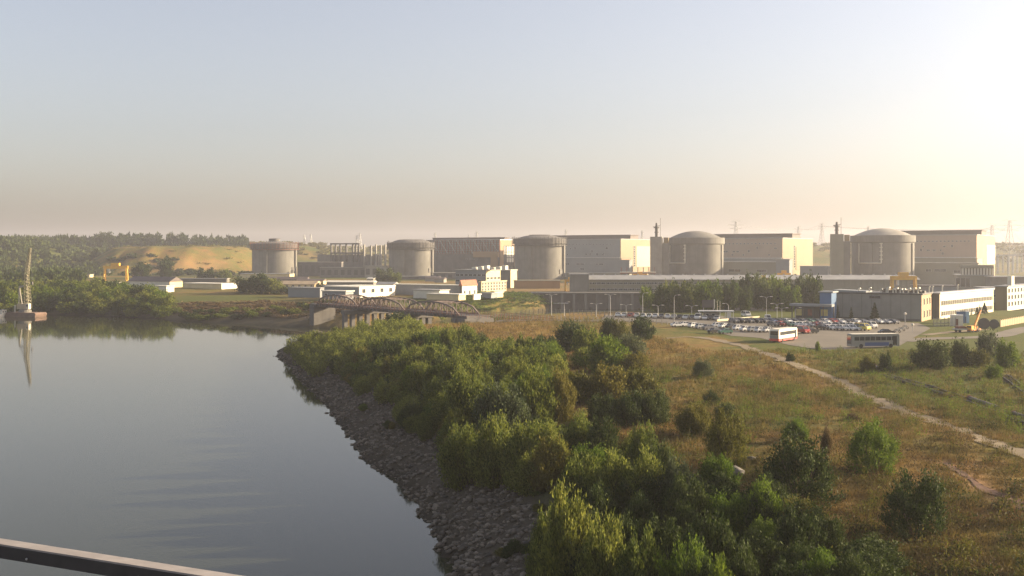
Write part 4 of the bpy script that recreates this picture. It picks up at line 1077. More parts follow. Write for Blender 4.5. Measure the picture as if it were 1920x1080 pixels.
# bank of trees on the far shore, left
rr = random.Random(8); placed = []
for k in range(3000):
    y = rr.uniform(516, 600) if k % 2 else rr.uniform(516, 660); px = rr.uniform(-60, 312); x = (px-960)/FPX*y
    sd = shore(np.array([x]), np.array([y]))[0]
    if sd < 1.5 or (k % 2 and sd > 16) or sd > 100: continue
    if any((x-a)**2+(y-b)**2 < 40 for a, b in placed): continue
    if px > 236 and sd > 45: continue
    placed.append((x, y))
    if len(placed) >= 170: break
for (x, y) in placed:
    u = rr.random(); kind = 'dark' if u < .4 else ('willow' if u < .8 else 'bright')
    px = 960+FPX*x/y; hg = rr.uniform(5, 9); sd = shore(np.array([x]), np.array([y]))[0]
    if sd < 8: hg *= 0.7
    where = 'left of the crane' if px < 30 else ('behind the floating crane' if px < 80 else ('beyond the floating crane' if px < 170 else 'near the brown roofed shed'))
    plant('%s %s tree %s the far left shore %s' % ('tall' if hg > 7.4 else ('low' if hg < 5.2 else 'medium'), dict(dark='dark', willow='grey green', bright='fresh green')[kind], 'edging' if sd < 14 else ('set back on' if sd > 40 else 'along'), where),
          'tree', x, y, rr.uniform(3.6, 6.0), hg, kind, 'tree', {'dark': 'dark trees on the far shore', 'willow': 'grey green trees on the far shore', 'bright': 'fresh green trees on the far shore'}[kind], 'shore_tree', None, None, True)
for k in range(24):                      # low scrub along the pale far bank
    px = 318+k*13+rr.uniform(-4, 4); x0, y0 = G(px, 586-rr.uniform(0, 8), 5.0)
    if shore(np.array([x0]), np.array([y0]))[0] < 5: y0 += 14; x0 = (px-960)/FPX*y0
    plant('low scrub bush on the pale far bank, %s from the left' % ORD[k], 'bush', x0, y0, rr.uniform(2.5, 4.5), rr.uniform(1.6, 3.0), rr.choice(['dark', 'willow']), 'far', 'scrub along the far bank', 'bush')

# skyline trees one can tell apart, then the woods on the hills as one mass
for (px, yt, w, lab) in ((200,437,34,'tallest rounded tree on the left skyline'), (232,444,28,'tree right of the tallest on the left skyline'), (290,442,24,'round tree on the skyline above the quarry'),
      (322,438,16,'upright tree, first of the close pair on the skyline'), (340,439,22,'bushy tree, second of the close pair on the skyline'), (366,449,24,'low tree right of the close pair on the skyline'),
      (75,445,18,'small tree on the skyline behind the floating crane'), (32,444,24,'tree on the skyline left of the floating crane'), (120,450,16,'small tree on the skyline right of the floating crane'),
      (160,447,24,'low rounded tree on the skyline left of the tallest'), (428,453,18,'small tree on the skyline above the right end of the quarry hill'), (262,447,30,'spreading skyline tree right of the tall rounded one')):
    d = 1500.0; x = XA(px, d); z = H(x, d); s = d/FPX
    plant(lab, 'tree', x, d, w*s/2, max(6, ZA(yt, d)-z), 'dark', 'tree', 'trees on the left skyline', 'skyline_tree', z, None, True)
lib = [leaves(700+k, 26, 5, 0.55, 0.42, spread=0.3) for k in range(5)]
r = np.random.RandomState(3)
def wood(name, n, fx, mat, hs=(5, 9)):
    parts = []
    while len(parts) < n:
        x, y = fx(); z = H(x, y)
        V, F = lib[r.randint(5)]; a = r.uniform(0, 6.28); c, sn = math.cos(a), math.sin(a); rad = r.uniform(3.5, 6.5); hg = r.uniform(*hs)/1.5
        parts.append((np.stack([(V[:,0]*c-V[:,1]*sn)*rad+x, (V[:,0]*sn+V[:,1]*c)*rad+y, V[:,2]*hg+z], 1), F))
    V, F = merge(parts); return tag(link(name, np_mesh(name, V, F, mat)), kind='stuff')
def f1():
    y = r.uniform(740, 1450); return XA(r.uniform(-90, 150 if y < 1050 else 188), y), y
def f1b():
    y = r.uniform(1440, 1580); return XA(r.uniform(-40, 470), y), y
def f2():
    y = r.uniform(1450, 1820); return XA(r.uniform(380, 2000), y), y
wood('hillside_woods', 620, f1, LEAF['dark']); wood('hilltop_woods', 330, f1b, LEAF['dark'], (7, 12))
wood('plateau_scrub', 900, f2, LEAF['olive'], (2, 4.5))
def f3():
    y = r.uniform(1060, 1160); return XA(r.uniform(160, 470), y), y
wood('quarry_scrub', 70, f3, LEAF['dark'], (2, 4))

def f4():
    while True:
        x = r.uniform(-60, 22); y = r.uniform(455, 612)
        if shore(np.array([x]), np.array([y]))[0] > 1.5 and abs((960+FPX*x/y)-930) < 110: return x, y
lib = [leaves(740+k, 16, 5, 0.5, 0.2, spread=0.4, hgt=0.8, up=0.9) for k in range(5)]
wood('slope_grass', 420, f4, LEAF['bright'], (0.5, 1.3))
def f5():
    while True:
        x = r.uniform(-240, -60); y = r.uniform(440, 560)
        if 12 < shore(np.array([x]), np.array([y]))[0] < 60: return x, y
wood('bank_scrub', 260, f5, LEAF['dry'], (0.6, 1.6))
rr = random.Random(31)
for k in range(26):
    y = 92+rr.random()**1.4*190; xs = np.linspace(-75, 20, 400); sd = shore(xs, np.full(400, y)); c_ = [q for q, v in zip(xs, sd) if 3.5 < v < 12]
    if not c_: continue
    x = rr.choice(c_)
    plant('small weed bush growing between the bank stones, %s' % ('near the bottom edge' if y < 120 else 'half way up the bank' if y < 180 else 'towards the point'), 'bush', x, y, rr.uniform(0.4, 1.0), rr.uniform(0.5, 1.3), rr.choice(['dark', 'bright', 'olive']), 'mid', 'weed bushes between the bank stones', 'weed_bush')

def f6():
    y = r.uniform(1120, 1380); return XA(r.uniform(150, 455), y), y
wood('hill_scrub', 70, f6, LEAF['olive'], (1.2, 2.6))
# stones of the bank
sb = bmesh.new(); bmesh.ops.create_icosphere(sb, subdivisions=1, radius=0.5)
SV0 = np.array([v.co for v in sb.verts]); SF0 = np.array([[v.index for v in f.verts] for f in sb.faces]); sb.free()
STONE, nt, b = newmat('bank_stone')
oi = nt.nodes.new('ShaderNodeObjectInfo'); geo = nt.nodes.new('ShaderNodeNewGeometry')
rnd1 = mathn(nt, 'FRACT', mathn(nt, 'ADD', oi.outputs['Random'], geo.outputs['Random Per Island']), 0)
c = mixc(nt, rnd1, (0.050, 0.042, 0.033), (0.215, 0.178, 0.135))
c = mixc(nt, ramp(nt, noise(nt, 3, 4, .6, pos(nt)), 0.45, 0.7), c, (0.06, 0.054, 0.046)); nt.links.new(c, b.inputs['Base Color']); b.inputs['Roughness'].default_value = 0.95
r = np.random.RandomState(17)
SM = []
for k in range(6):
    V = SV0*(1+r.uniform(-0.28, 0.28, (len(SV0), 1)))*np.array([1, 0.8, 0.6]); SM.append(V)
stm = [np_mesh('stone', V, SF0, STONE) for V in SM]
cx = r.uniform(-75, 25, 90000); cyy = 75+285*r.uniform(0, 1, 90000)**1.7
s = shore(cx, cyy); ok = (s > -0.6) & (s < 11.5+2.5*np.sin(cyy*0.2)) & (cyy < 340)
cx, cyy, s = cx[ok], cyy[ok], s[ok]
zz = Hf(cx, cyy)
nsing = 0; parts = []
order = np.arange(len(cx))
for i in order[:300]:
    sz = r.uniform(0.55, 1.1)*(1.35 if r.rand() < 0.15 else 1)
    link('stone', stm[r.randint(6)], ground, None, (cx[i], cyy[i], zz[i]+0.04*sz), (r.uniform(-.5, .5), r.uniform(-.5, .5), r.uniform(0, 6.28)), (sz, sz, sz))
for i in order[300:9500]:
    V = SM[r.randint(6)]; sz = 0.26+0.75*r.uniform()**2.2; a = r.uniform(0, 6.28); c, sn = math.cos(a), math.sin(a)
    parts.append((np.stack([(V[:,0]*c-V[:,1]*sn)*sz+cx[i], (V[:,0]*sn+V[:,1]*c)*sz+cyy[i], V[:,2]*sz+zz[i]+0.03], 1), SF0))
V, F = merge(parts); tag(link('rubble', np_mesh('rubble', V, F, STONE)), kind='stuff')
for (px, py, sz, lab) in ((1378,893,2.2,'pale grey boulder half hidden behind the fresh green upright bush'), (968,960,1.3,'large pale slab on the stony bank below the willows'), (905,945,1.3,'large pale slab left on the stony bank'), (1410,862,0.9,'small pale stone in the meadow by the rounded olive bush')):
    x, y, z = GG(px, py); me = stm[int(px) % 6]
    o = link('boulder', me, None, STONE if px < 1000 else paint('pale_rock', (0.13,0.12,0.105), 0.9, 0.1, 1.0), (x, y, z+0.2*sz), (0.2, 0.1, px), (sz*1.3, sz, sz)); tag(o, lab, 'boulder')

# grass
GM, nt, b = newmat('meadow_grass')
c, n2, n3 = meadow_nodes(nt)
geo = nt.nodes.new('ShaderNodeNewGeometry')
c = mixc(nt, mathn(nt, 'MULTIPLY', geo.outputs['Random Per Island'], 0.5), c, (0.25, 0.19, 0.08))
nt.links.new(c, b.inputs['Base Color']); b.inputs['Roughness'].default_value = 0.8; b.inputs['Specular IOR Level'].default_value = 0.1
tr = nt.nodes.new('ShaderNodeBsdfTranslucent'); nt.links.new(c, tr.inputs['Color']); mx = nt.nodes.new('ShaderNodeMixShader'); mx.inputs[0].default_value = 0.3
nt.links.new(b.outputs[0], mx.inputs[1]); nt.links.new(tr.outputs[0], mx.inputs[2]); nt.links.new(mx.outputs[0], nt.nodes['Material Output'].inputs['Surface'])
r = np.random.RandomState(4); N = 190000
py = HOR+60+(1110-HOR-60)*r.uniform(0, 1, N)**1.5; px = r.uniform(560, 1990, N)
y = 23.0*FPX/(py-HOR); x = (px-960)/FPX*y
y = y+r.uniform(-3, 3, N); x = x+r.uniform(-2, 2, N)
s = shore(x, y)
clump = np.sin(x*0.8+y*0.3)*np.sin(y*0.7-x*0.2)+0.6*np.sin(x*1.9-y*1.3)+0.5*wav(x*1.3, y*1.3)
ok = (s > 14) & (polydist(x, y, TRACKP) > 1.1+r.uniform(-.5, .5, N)) & (~in_poly(x, y, LOT)) & (polydist(x, y, TRENCHP) > 0.7) & (y < 392) & (flatmask(x, y) < 0.98) & (clump+r.uniform(-1.6, 1.4, N) > -0.5)
x, y, s, clump = x[ok], y[ok], s[ok], clump[ok]; n = len(x); z = Hf(x, y)
dryv = zones(x, y)[0]
B = 4
sc = np.clip(y/120, 0.8, 2.6)
hgt = (0.30+0.30*r.uniform(0, 1, n)+0.14*np.clip(clump, -1, 2))*np.clip(sc, 0.9, 1.35)
bx = np.repeat(x, B)+r.normal(0, 0.16, n*B)*np.repeat(sc, B); by = np.repeat(y, B)+r.normal(0, 0.16, n*B)*np.repeat(sc, B); bz = np.repeat(z, B)-0.03
a = r.uniform(0, 6.28, n*B); wd_ = 0.045*np.repeat(sc, B)*r.uniform(0.7, 1.4, n*B); hh = np.repeat(hgt, B)*r.uniform(0.6, 1.2, n*B)
lx = r.normal(0, 0.28, n*B)*hh; ly = r.normal(0, 0.28, n*B)*hh
V = np.stack([np.stack([bx-np.cos(a)*wd_, by-np.sin(a)*wd_, bz], 1), np.stack([bx+np.cos(a)*wd_, by+np.sin(a)*wd_, bz], 1), np.stack([bx+lx, by+ly, bz+hh], 1)], 1).reshape(-1, 3)
gme2 = np_mesh('grass', V, np.arange(3*n*B).reshape(-1, 3), GM, dict(dry=np.repeat(np.repeat(dryv, B), 3)))
tag(link('grass', gme2), kind='stuff')
# weeds: knee-high clumps scattered through the meadow
lib = [leaves(500+k, 10, 6, 0.30, 0.09, spread=0.4, hgt=0.9, up=1.0) for k in range(4)]
def weeds(name, n, mat, sel):
    parts = []
    idx = r.permutation(len(x))
    for i in idx:
        if len(parts) >= n: break
        if not sel(x[i], y[i], dryv[i], clump[i]): continue
        V, F = lib[r.randint(4)]; rad = r.uniform(0.4, 1.3); hg = r.uniform(0.4, 1.0)
        parts.append((np.stack([V[:,0]*rad+x[i], V[:,1]*rad+y[i], V[:,2]*hg+z[i]], 1), F))
    V, F = merge(parts); tag(link(name, np_mesh(name, V, F, mat)), kind='stuff')
weeds('weeds', 1900, LEAF['olive'], lambda X, Y, d, c: c > 0.3)
weeds('green_weeds', 1500, LEAF['bright'], lambda X, Y, d, c: d < 0.45)
weeds('dark_weeds', 700, LEAF['dark'], lambda X, Y, d, c: c > 0.1)
weeds('dry_weeds', 1200, LEAF['dry'], lambda X, Y, d, c: d > 0.55)
# ------------------------------------------------------------------ bridge over the inlet
bl = math.hypot(BR1[0]-BR0[0], BR1[1]-BR0[1]); ba = math.atan2(BR1[1]-BR0[1], BR1[0]-BR0[0])
t = thing('road_bridge', 'old road bridge of three rusty bowstring trusses across the inlet', 'bridge', (BR0[0], BR0[1], 0), ba)
DZ = 9.9; BW = 4.2
mb = MB(); mb.box(-6, -BW-0.3, DZ-1.0, bl+5, BW+0.3, DZ); mb.build('deck', STEELD, t)
mb = MB()
for k in range(int(bl/3)): mb.box(k*3, -BW-1.1, DZ-0.75, k*3+0.35, BW+1.1, DZ-0.25)
mb.build('cross_beams', TRUSS, t)['kind'] = 'stuff'
sp = bl/3
for i in range(3):
    x0 = i*sp; n = 10
    for sy in (-1, 1):
        mb = MB(); P = []
        for k in range(n+1):
            q = k/n; P.append((x0+0.3+(sp-0.6)*q, sy*BW, DZ+0.2+3.9*(1-(2*q-1)**2)**0.55))
        for a, b_ in zip(P[:-1], P[1:]): mb.bar(a, b_, 0.5, 0.5)
        mb.bar((x0, sy*BW, DZ+0.15), (x0+sp, sy*BW, DZ+0.15), 0.4, 0.5); arch = mb.build('truss', TRUSS, t)
        for k in range(1, n):
            mb = MB(); mb.bar((P[k][0], sy*BW, DZ+0.3), P[k], 0.26); mb.build('hanger', TRUSS, arch)
            mb = MB(); o = P[k+1] if k < n/2 else P[k-1]
            mb.bar((P[k][0], sy*BW, DZ+0.3), (o[0], sy*BW+0.02, o[2]-0.05), 0.16); mb.build('diagonal', TRUSS, arch)
    for k in (3, 4, 5, 6, 7):
        q = k/n; mb = MB(); zz = DZ+0.2+3.9*(1-(2*q-1)**2)**0.55
        mb.bar((x0+0.3+(sp-.6)*q, -BW, zz), (x0+0.3+(sp-.6)*q, BW, zz), 0.22); mb.build('cross_brace', TRUSS, t)
for sy in (-1, 1):
    mb = MB()
    for k in range(int((bl+40)/1.5)): mb.bar((k*1.5, sy*(BW+0.9), DZ-0.3), (k*1.5, sy*(BW+0.9), DZ+1.1), 0.09)
    for zz in (0.5, 1.1): mb.bar((0, sy*(BW+0.9), DZ+zz), (bl+40, sy*(BW+0.9), DZ+zz), 0.09)
    mb.build('railing', RUST, t)['kind'] = 'stuff'
for i, xx in enumerate((sp, 2*sp, bl-1)):
    p = None
    mb = MB(); mb.box(xx-1.3, -11 if i == 0 else -6, DZ-2.6, xx+1.3, 14 if i == 0 else 7, DZ-1.0); p = mb.build('pier', CONCD, t)
    ys = np.linspace(-10 if i == 0 else -5, 13 if i == 0 else 6, 8 if i == 0 else 5)
    me = MB().box(-0.9, -0.75, -3.2, 0.9, 0.75, DZ-2.6).mesh('column', CONCD)
    for yv in ys: link('column', me, p, None, (xx, float(yv), 0))
mb = MB(); mb.box(-5, -5, -1, -1.0, 5, DZ-1.0); mb.build('abutment', CONCD, t)
mb = MB(); mb.box(bl+1.5, -6, -1, bl+6, 6, DZ-1.0); mb.build('abutment', CONCD, t)

# ------------------------------------------------------------------ roadside fence and lamps
FP = [G(px, py, ZP) for px, py in [(884,594),(940,592.5),(1000,595.5),(1060,599.5),(1130,603.5),(1200,606.5),(1262,609)]]
t = thing('roadside_fence', 'fence of pale concrete posts along the road from the bridge to the car park', 'fence')
seg = []
for (ax, ay), (bx, by) in zip(FP[:-1], FP[1:]):
    L = math.hypot(bx-ax, by-ay); n = max(1, int(L/1.9))
    seg += [(ax+(bx-ax)*k/n, ay+(by-ay)*k/n) for k in range(n)]
me = MB().box(-0.09, -0.09, -0.4, 0.09, 0.09, 1.75).mesh('post', CONCL)
for k, (x, y) in enumerate(seg):
    link('post', me, t, None, (x, y, H(x, y)), (rnd.uniform(-.05, .05), rnd.uniform(-.06, .06), 0.3))
mb = MB()
for (a, b_) in zip(seg[:-1], seg[1:]):
    for zz in (0.4, 0.85, 1.3): mb.bar((a[0], a[1], H(*a)+zz), (b_[0], b_[1], H(*b_)+zz), 0.03)
mb.build('wire', STEELG, t)
FP2 = [G(px, py, ZP) for px, py in [(968,586),(1060,590),(1150,594),(1200,596)]]
t = thing('roadside_fence', 'second row of pale leaning posts beyond the road, before the intake wall', 'fence')
seg2 = []
for (ax, ay), (bx, by) in zip(FP2[:-1], FP2[1:]):
    n = 11; seg2 += [(ax+(bx-ax)*k/n, ay+(by-ay)*k/n) for k in range(n)]
me2 = MB().box(-0.10, -0.10, -0.4, 0.10, 0.10, 2.0).mesh('post', CONCL)
for (x, y) in seg2: link('post', me2, t, None, (x, y, max(H(x, y), 0)), (rnd.uniform(-.06, .06), rnd.uniform(-.1, .1), 0))
mb = MB()
for (a, b_) in zip(seg2[:-1], seg2[1:]):
    for zz in (0.6, 1.2, 1.8): mb.bar((a[0], a[1], H(*a)+zz), (b_[0], b_[1], H(*b_)+zz), 0.03)
mb.build('wire', STEELG, t)

def lamp(label, px, ytop, ybase, arms):
    x, y = G(px, ybase, ZP); h = ZA(ytop, y)-ZP
    z0 = H(x, y)
    t = thing('street_lamp', label, 'street lamp', (x, y, z0), 0.0, 'street lamps along the road and car park'); h = h+ZP-z0
    mb = MB(); mb.tube([(0,0,-0.2),(0,0,h*0.6),(0,0,h-0.7)], 0.10, 6, 0.06); mb.build('pole', STEELG, t)
    for sx in arms:
        mb = MB(); mb.tube([(0,0,h-0.75),(sx*0.3,0,h-0.2),(sx*0.9,0,h),(sx*1.5,0,h-0.02)], 0.05, 6); mb.build('arm', STEELG, t)
        mb = MB(); mb.prism([(sx*1.2,h-0.10),(sx*2.1,h-0.10),(sx*2.1,h+0.02),(sx*1.7,h+0.14),(sx*1.2,h+0.08)][::(1 if sx > 0 else -1)], -0.18, 0.18); mb.build('lamp_head', WHITE, t)
LAMPS = [(1034,552,592,(-1,1),'tall lamp left of the walkway on the intake wall'),(1058,566,592,(1,),'short lamp in front of the walkway on the intake wall'),
 (1118,569,594,(-1,1),'twin armed lamp before the left part of the intake wall'),(1117.5+27,552,592,(-1,1),'tall twin lamp before the middle of the intake wall'),
 (1174,571,595,(-1,1),'twin armed lamp above the leftmost parked cars'),(1205,549,592,(1,),'tall lamp at the left edge of the tree row'),
 (1234,572,595,(-1,1),'twin armed lamp in front of the left trees'),(1264,553,606,(1,),'tall lamp at the road with one arm, in front of the dark trees'),
 (1297,573,598,(-1,1),'twin armed lamp in front of the fresh green tree'),(1366,569,598,(-1,),'lamp leaning left beside the gate house roof'),
 (1437,556,604,(-1,1),'tall twin lamp right of the gate house'),(1457,569,606,(-1,1),'short lamp right of the tall twin lamp'),
 (1466,577,604,(-1,1),'low twin lamp left of the entrance canopy'),(1491,577,604,(1,),'low lamp under the left end of the canopy')]
for (px, yt, yb, arms, lab) in LAMPS: lamp(lab, px, yt, yb, arms)
for (px, yt, yb, lab) in ((1711,611,622,'white topped post at the right end of the car park'), (1697,590,610,'thin mast before the right end of the workshop wall')):
    x, y = G(px, yb, ZP); h = ZA(yt, y)-ZP; t = thing('marker_post', lab, 'post', (x, y, ZP))
    mb = MB(); mb.tube([(0,0,0),(0,0,h)], 0.09, 6); mb.build('pole', STEELG, t); mb = MB(); mb.lathe([(0.01,h-.1),(0.4,h+.1),(0.4,h+.5),(0.01,h+.8)], 10); mb.build('globe', WHITE, t)

# gate house, hoarding, low wall
x, y = G(1350, 599, ZP); t = thing('gate_house', 'small gate house with a long flat canopy roof under the trees by the road', 'gate house', (x, y, ZP), -0.15)
mb = MB(); mb.box(-5.4, 0, 0, -0.2, 3, 2.3); mb.build('wall', CONCL, t)
mb = MB(); mb.box(-7.2, -1.4, 2.6, 4.6, 4, 2.9); mb.build('canopy', STEELG, t)
mb = MB(); mb.box(2.2, -1.2, 0, 3.6, 0.2, 2.6); mb.build('booth', WHITE, t)
for k, xx in enumerate((-6.9, -0.1, 1.6, 4.2)):
    mb = MB(); mb.box(xx, -1.2, 0, xx+0.22, -0.98, 2.6); mb.build('canopy_post', WHITE, t)
put_windows(t, 'front', [-4.2, -2.2], 1.0, 1.2, 1.0)
x, y = G(1331, 596, ZP); t = thing('hoarding', 'dark grey roadside hoarding on posts above the gate house', 'hoarding', (x, y+3, ZP), -0.1)
mb = MB(); mb.box(-2.1, 0, 3.3, 2.0, 0.2, 6.0); mb.build('board', STEELD, t)
mb = MB(); mb.box(1.9, -0.1, 3.0, 2.25, 0.1, 6.2); mb.build('edge_strip', WHITE, t)
for xx in (-1.7, 1.6):
    mb = MB(); mb.box(xx, 0.205, 0, xx+0.2, 0.4, 6.0); mb.build('post', STEELG, t)
for k, px in enumerate((1347, 1352)):
    x, y = G(px, 597, ZP); t = thing('flag_pole', ['left bare white flag pole by the hoarding', 'right bare white flag pole by the hoarding'][k], 'flag pole', (x, y+2, ZP))
    mb = MB(); mb.tube([(0,0,0),(0,0,5.6)], 0.09, 6, 0.05); mb.build('pole', WHITE, t); mb = MB(); mb.lathe([(0.01,5.6),(0.12,5.7),(0.01,5.82)], 8); mb.build('finial', WHITE, t)
A, B_ = G(1345, 603, ZP), G(1424, 596.5, ZP)
t = thing('low_wall', 'low cream garden wall along the foot of the trees by the car park', 'wall', (A[0], A[1], ZP), math.atan2(B_[1]-A[1], B_[0]-A[0])); L = math.hypot(B_[0]-A[0], B_[1]-A[1])
mb = MB(); mb.box(0, 0, -0.2, L, 0.3, 0.6); mb.build('wall', YW, t); mb = MB(); mb.box(-0.05, -0.06, 0.603, L+0.05, 0.36, 0.7); mb.build('coping', WHITE, t)

# ------------------------------------------------------------------ cars
def carpaint(name, col):
    m, nt, b = newmat(name); b.inputs['Base Color'].default_value = (*col, 1); b.inputs['Roughness'].default_value = 0.28
    b.inputs['Coat Weight'].default_value = 0.6; b.inputs['Coat Roughness'].default_value = 0.08
    n = noise(nt, 3, 3, 0.6, pos(nt)); nt.links.new(mixc(nt, ramp(nt, n, 0.3, 0.8), col, tuple(c*0.8 for c in col)), b.inputs['Base Color']); return m
CP = dict(white=carpaint('white_car_paint', (0.80, 0.79, 0.76)), silver=carpaint('silver_car_paint', (0.42, 0.43, 0.44)), grey=carpaint('grey_car_paint', (0.14, 0.14, 0.15)),
          black=carpaint('black_car_paint', (0.025, 0.025, 0.028)), red=carpaint('red_car_paint', (0.38, 0.03, 0.025)), blue=carpaint('blue_car_paint', (0.03, 0.06, 0.16)),
          green=carpaint('green_car_paint', (0.05, 0.16, 0.11)), yellow=carpaint('yellow_car_paint', (0.72, 0.58, 0.10)))
def car_profile(typ):
    if typ == 'hatchback': return [(-1.95,.35),(-1.98,.80),(-1.85,.98),(-1.0,1.05)], [(-1.0,1.05),(-0.35,1.45),(1.1,1.47),(1.72,1.02)], [(1.72,1.02),(1.90,.85),(1.88,.35)], 1.95
    if typ == 'saloon': return [(-2.15,.35),(-2.18,.75),(-2.0,.92),(-1.0,1.0)], [(-1.0,1.0),(-0.25,1.42),(0.85,1.42),(1.45,1.02)], [(1.45,1.02),(2.05,.98),(2.12,.75),(2.08,.35)], 2.1
    return [(-2.3,.4),(-2.35,.9),(-2.2,1.15),(-1.75,1.25)], [(-1.75,1.25),(-1.1,2.0),(2.1,2.05),(2.25,1.2)], [(2.25,1.2),(2.3,.9),(2.28,.4)], 2.3
_car = {}
def car_meshes(typ):
    if typ in _car: return _car[typ]
    f, c, rr_, hl = car_profile(typ); w = 0.86 if typ != 'van' else 0.95
    mb = MB(); mb.prism(f+rr_, -w, w); body = mb.mesh('body', CP['white'])
    bmm = bmesh.new(); bmm.from_mesh(body); bmesh.ops.bevel(bmm, geom=list(bmm.edges), offset=0.06, segments=2, affect='EDGES'); bmm.to_mesh(body); bmm.free()
    # cabin tapers inwards towards the roof
    V = []; wi = w*0.80
    for sy in (-1, 1):
        for k, (x, z) in enumerate(c): V.append((x, sy*(w-0.04 if k in (0, 3) else wi), z))
    mb = MB(); mb.quad(V[3], V[2], V[1], V[0]); mb.quad(V[4], V[5], V[6], V[7])
    mb.quad(V[0], V[1], V[5], V[4]); mb.quad(V[2], V[3], V[7], V[6]); mb.quad(V[0], V[4], V[7], V[3]); cab = mb.mesh('windows', GLASS)
    mb = MB(); x1, z1 = c[1]; x2, z2 = c[2]
    mb.box(x1-0.05, -wi-0.02, z1+0.004, x2+0.05, wi+0.02, z1+0.07)
    for sy in (-1, 1):
        for (p, q) in ((c[0], c[1]), (c[3], c[2])): mb.bar((p[0], sy*(w-.03), p[1]), (q[0], sy*(wi+.01), q[1]+.03), 0.09)
        xm = (x1+x2)/2; mb.bar((xm, sy*(w-.03), c[0][1]), (xm, sy*(wi+.01), z1), 0.09)
    roof = mb.mesh('roof', CP['white'])
    mb = MB(); mb.prism([(0.31*math.cos(a), 0.31*math.sin(a)) for a in np.linspace(0, 2*math.pi, 12, endpoint=False)], -0.10, 0.10); wheel = mb.mesh('wheel', BLACK)
    mb = MB(); mb.box(-0.04, -0.17, -0.07, 0.04, 0.17, 0.07); light = mb.mesh('headlight', WHITE)
    _car[typ] = (body, cab, roof, wheel, light, w, hl); return _car[typ]
def car(label, x, y, z, rz, typ, col, group, name='parked_car'):
    body, cab, roof, wheel, light, w, hl = car_meshes(typ)
    t = thing(name, label, 'van' if typ == 'van' else 'car', (x, y, z), rz, group)
    link('body', body, t, CP[col]); link('windows', cab, t, GLASS); link('roof', roof, t, CP[col])
    for sx in (-1, 1):
        for sy in (-1, 1): link('wheel', wheel, t, None, (sx*hl*0.62, sy*(w-0.07), 0.31))
    for sy in (-1, 1): link('headlight', light, t, None, (-hl-0.02, sy*(w-0.28), 0.68))
    return t
rr = random.Random(12)
CX = Vector((0, 0, 0))
def row(items, z, rowlab, group, rz, typs=('hatchback', 'saloon'), jit=0.1):
    for k, (px, py, col) in enumerate(items):
        typ = 'hatchback' if rr.random() < .5 else 'saloon'
        if col.startswith('V'): typ = 'van'; col = col[1:]
        x, y = G(px, py, z); 
        car('%s %s, %s from the left %s' % (col, typ, ORD[k], rowlab), x, y+1.5, z+0.065, rz+rr.uniform(-jit, jit), typ, col, group)
cols1 = 'white white red white white white white grey white silver black white grey Vwhite white black silver'.split()
row([(1160+k*11.6, 594.5+k*0.42, c) for k, c in enumerate(cols1)], ZP, 'in the row along the road under the trees', 'cars parked along the road under the trees', R(75))
B1 = [(1272,614,'white'),(1287,613,'white'),(1303,615,'white'),(1317,617,'silver'),(1331,619,'grey'),(1349,615,'white'),(1361,616,'white'),(1375,617,'black'),(1388,620,'white'),(1402,622,'white'),(1416,623,'silver'),(1430,624,'white'),(1445,624,'white')]
row(B1, ZP, 'in the near row on the car park edge', 'cars in the near row of the car park', R(205), jit=0.15)
row([(1341,626,'black'),(1362,627,'green')], ZP, 'of the two standing off the car park edge', 'cars standing off the edge', R(20), jit=0.3)
cols2 = 'grey black grey black grey blue black white black grey green grey white red white black white grey black white silver grey'.split()
row([(1378+k*14.3, 606+0.1*k, c) for k, c in enumerate(cols2)], ZP, 'in the far row before the grey workshop', 'cars in the far row before the workshop', R(115))
cols3 = 'grey red green white white silver red white white grey silver white red white'.split()
row([(1452+k*13.6, 612.5+0.25*k, c) for k, c in enumerate(cols3)], ZP, 'in the middle row of the car park', 'cars in the middle row of the car park', R(125))
cols4 = 'black white silver white white white Vyellow'.split()
row([(1545+k*12.6, 619+0.3*k, c) for k, c in enumerate(cols4)], ZP, 'in the front row of the car park', 'cars in the front row of the car park', R(120))
for (px, py, typ, col, rz, lab) in ((1506,626,'van','red',115,'red van with a pale roof beside the red and white bus'),(1522,626,'saloon','black',200,'black saloon right of the red van'),
      (1664,628,'saloon','black',188,'black saloon driving out at the right end of the car park'),(1634,616,'van','white',110,'white van at the right end of the front row'),(1400,595,'van','white',100,'white van under the trees behind the low cream wall'),(1441,603,'van','white',80,'white van standing before the tall twin lamp')):
    x, y = G(px, py, ZP); car(lab, x, y+1, ZP+0.065, R(rz), typ, col, 'single vehicles about the car park')
for k, (px, py) in enumerate(((1682,624),(1690,621),(1697,617))):
    x, y = G(px, py, ZP); t = thing('motorcycle', ['white motorcycle nearest the dark saloon', 'middle one of three white motorcycles by the grass', 'rightmost of three white motorcycles by the grass'][k], 'motorcycle', (x, y, ZP+0.06), R(160), 'white motorcycles at the car park end')
    for sx in (-1, 1):
        mb = MB(); mb.lathe([(0.20,-.06),(0.33,-.06),(0.33,.06),(0.20,.06),(0.20,-.06)], 14); mb.build('wheel', BLACK, t, loc=(sx*0.68, 0, 0.33), rot=(R(90), 0, 0))
    mb = MB(); mb.prism([(-0.6,.75),(-.35,.5),(.3,.45),(.55,.8),(.1,.85),(-.2,1.0),(-.55,1.05)], -0.2, 0.2); mb.build('body', WHITE, t)
    mb = MB(); mb.box(-.1,-.16,.86,.7,.16,.96); mb.build('saddle', BLACK, t); mb = MB(); mb.bar((-.5,-.38,1.08),(-.5,.38,1.08),.05); mb.build('handlebar', STEELD, t)

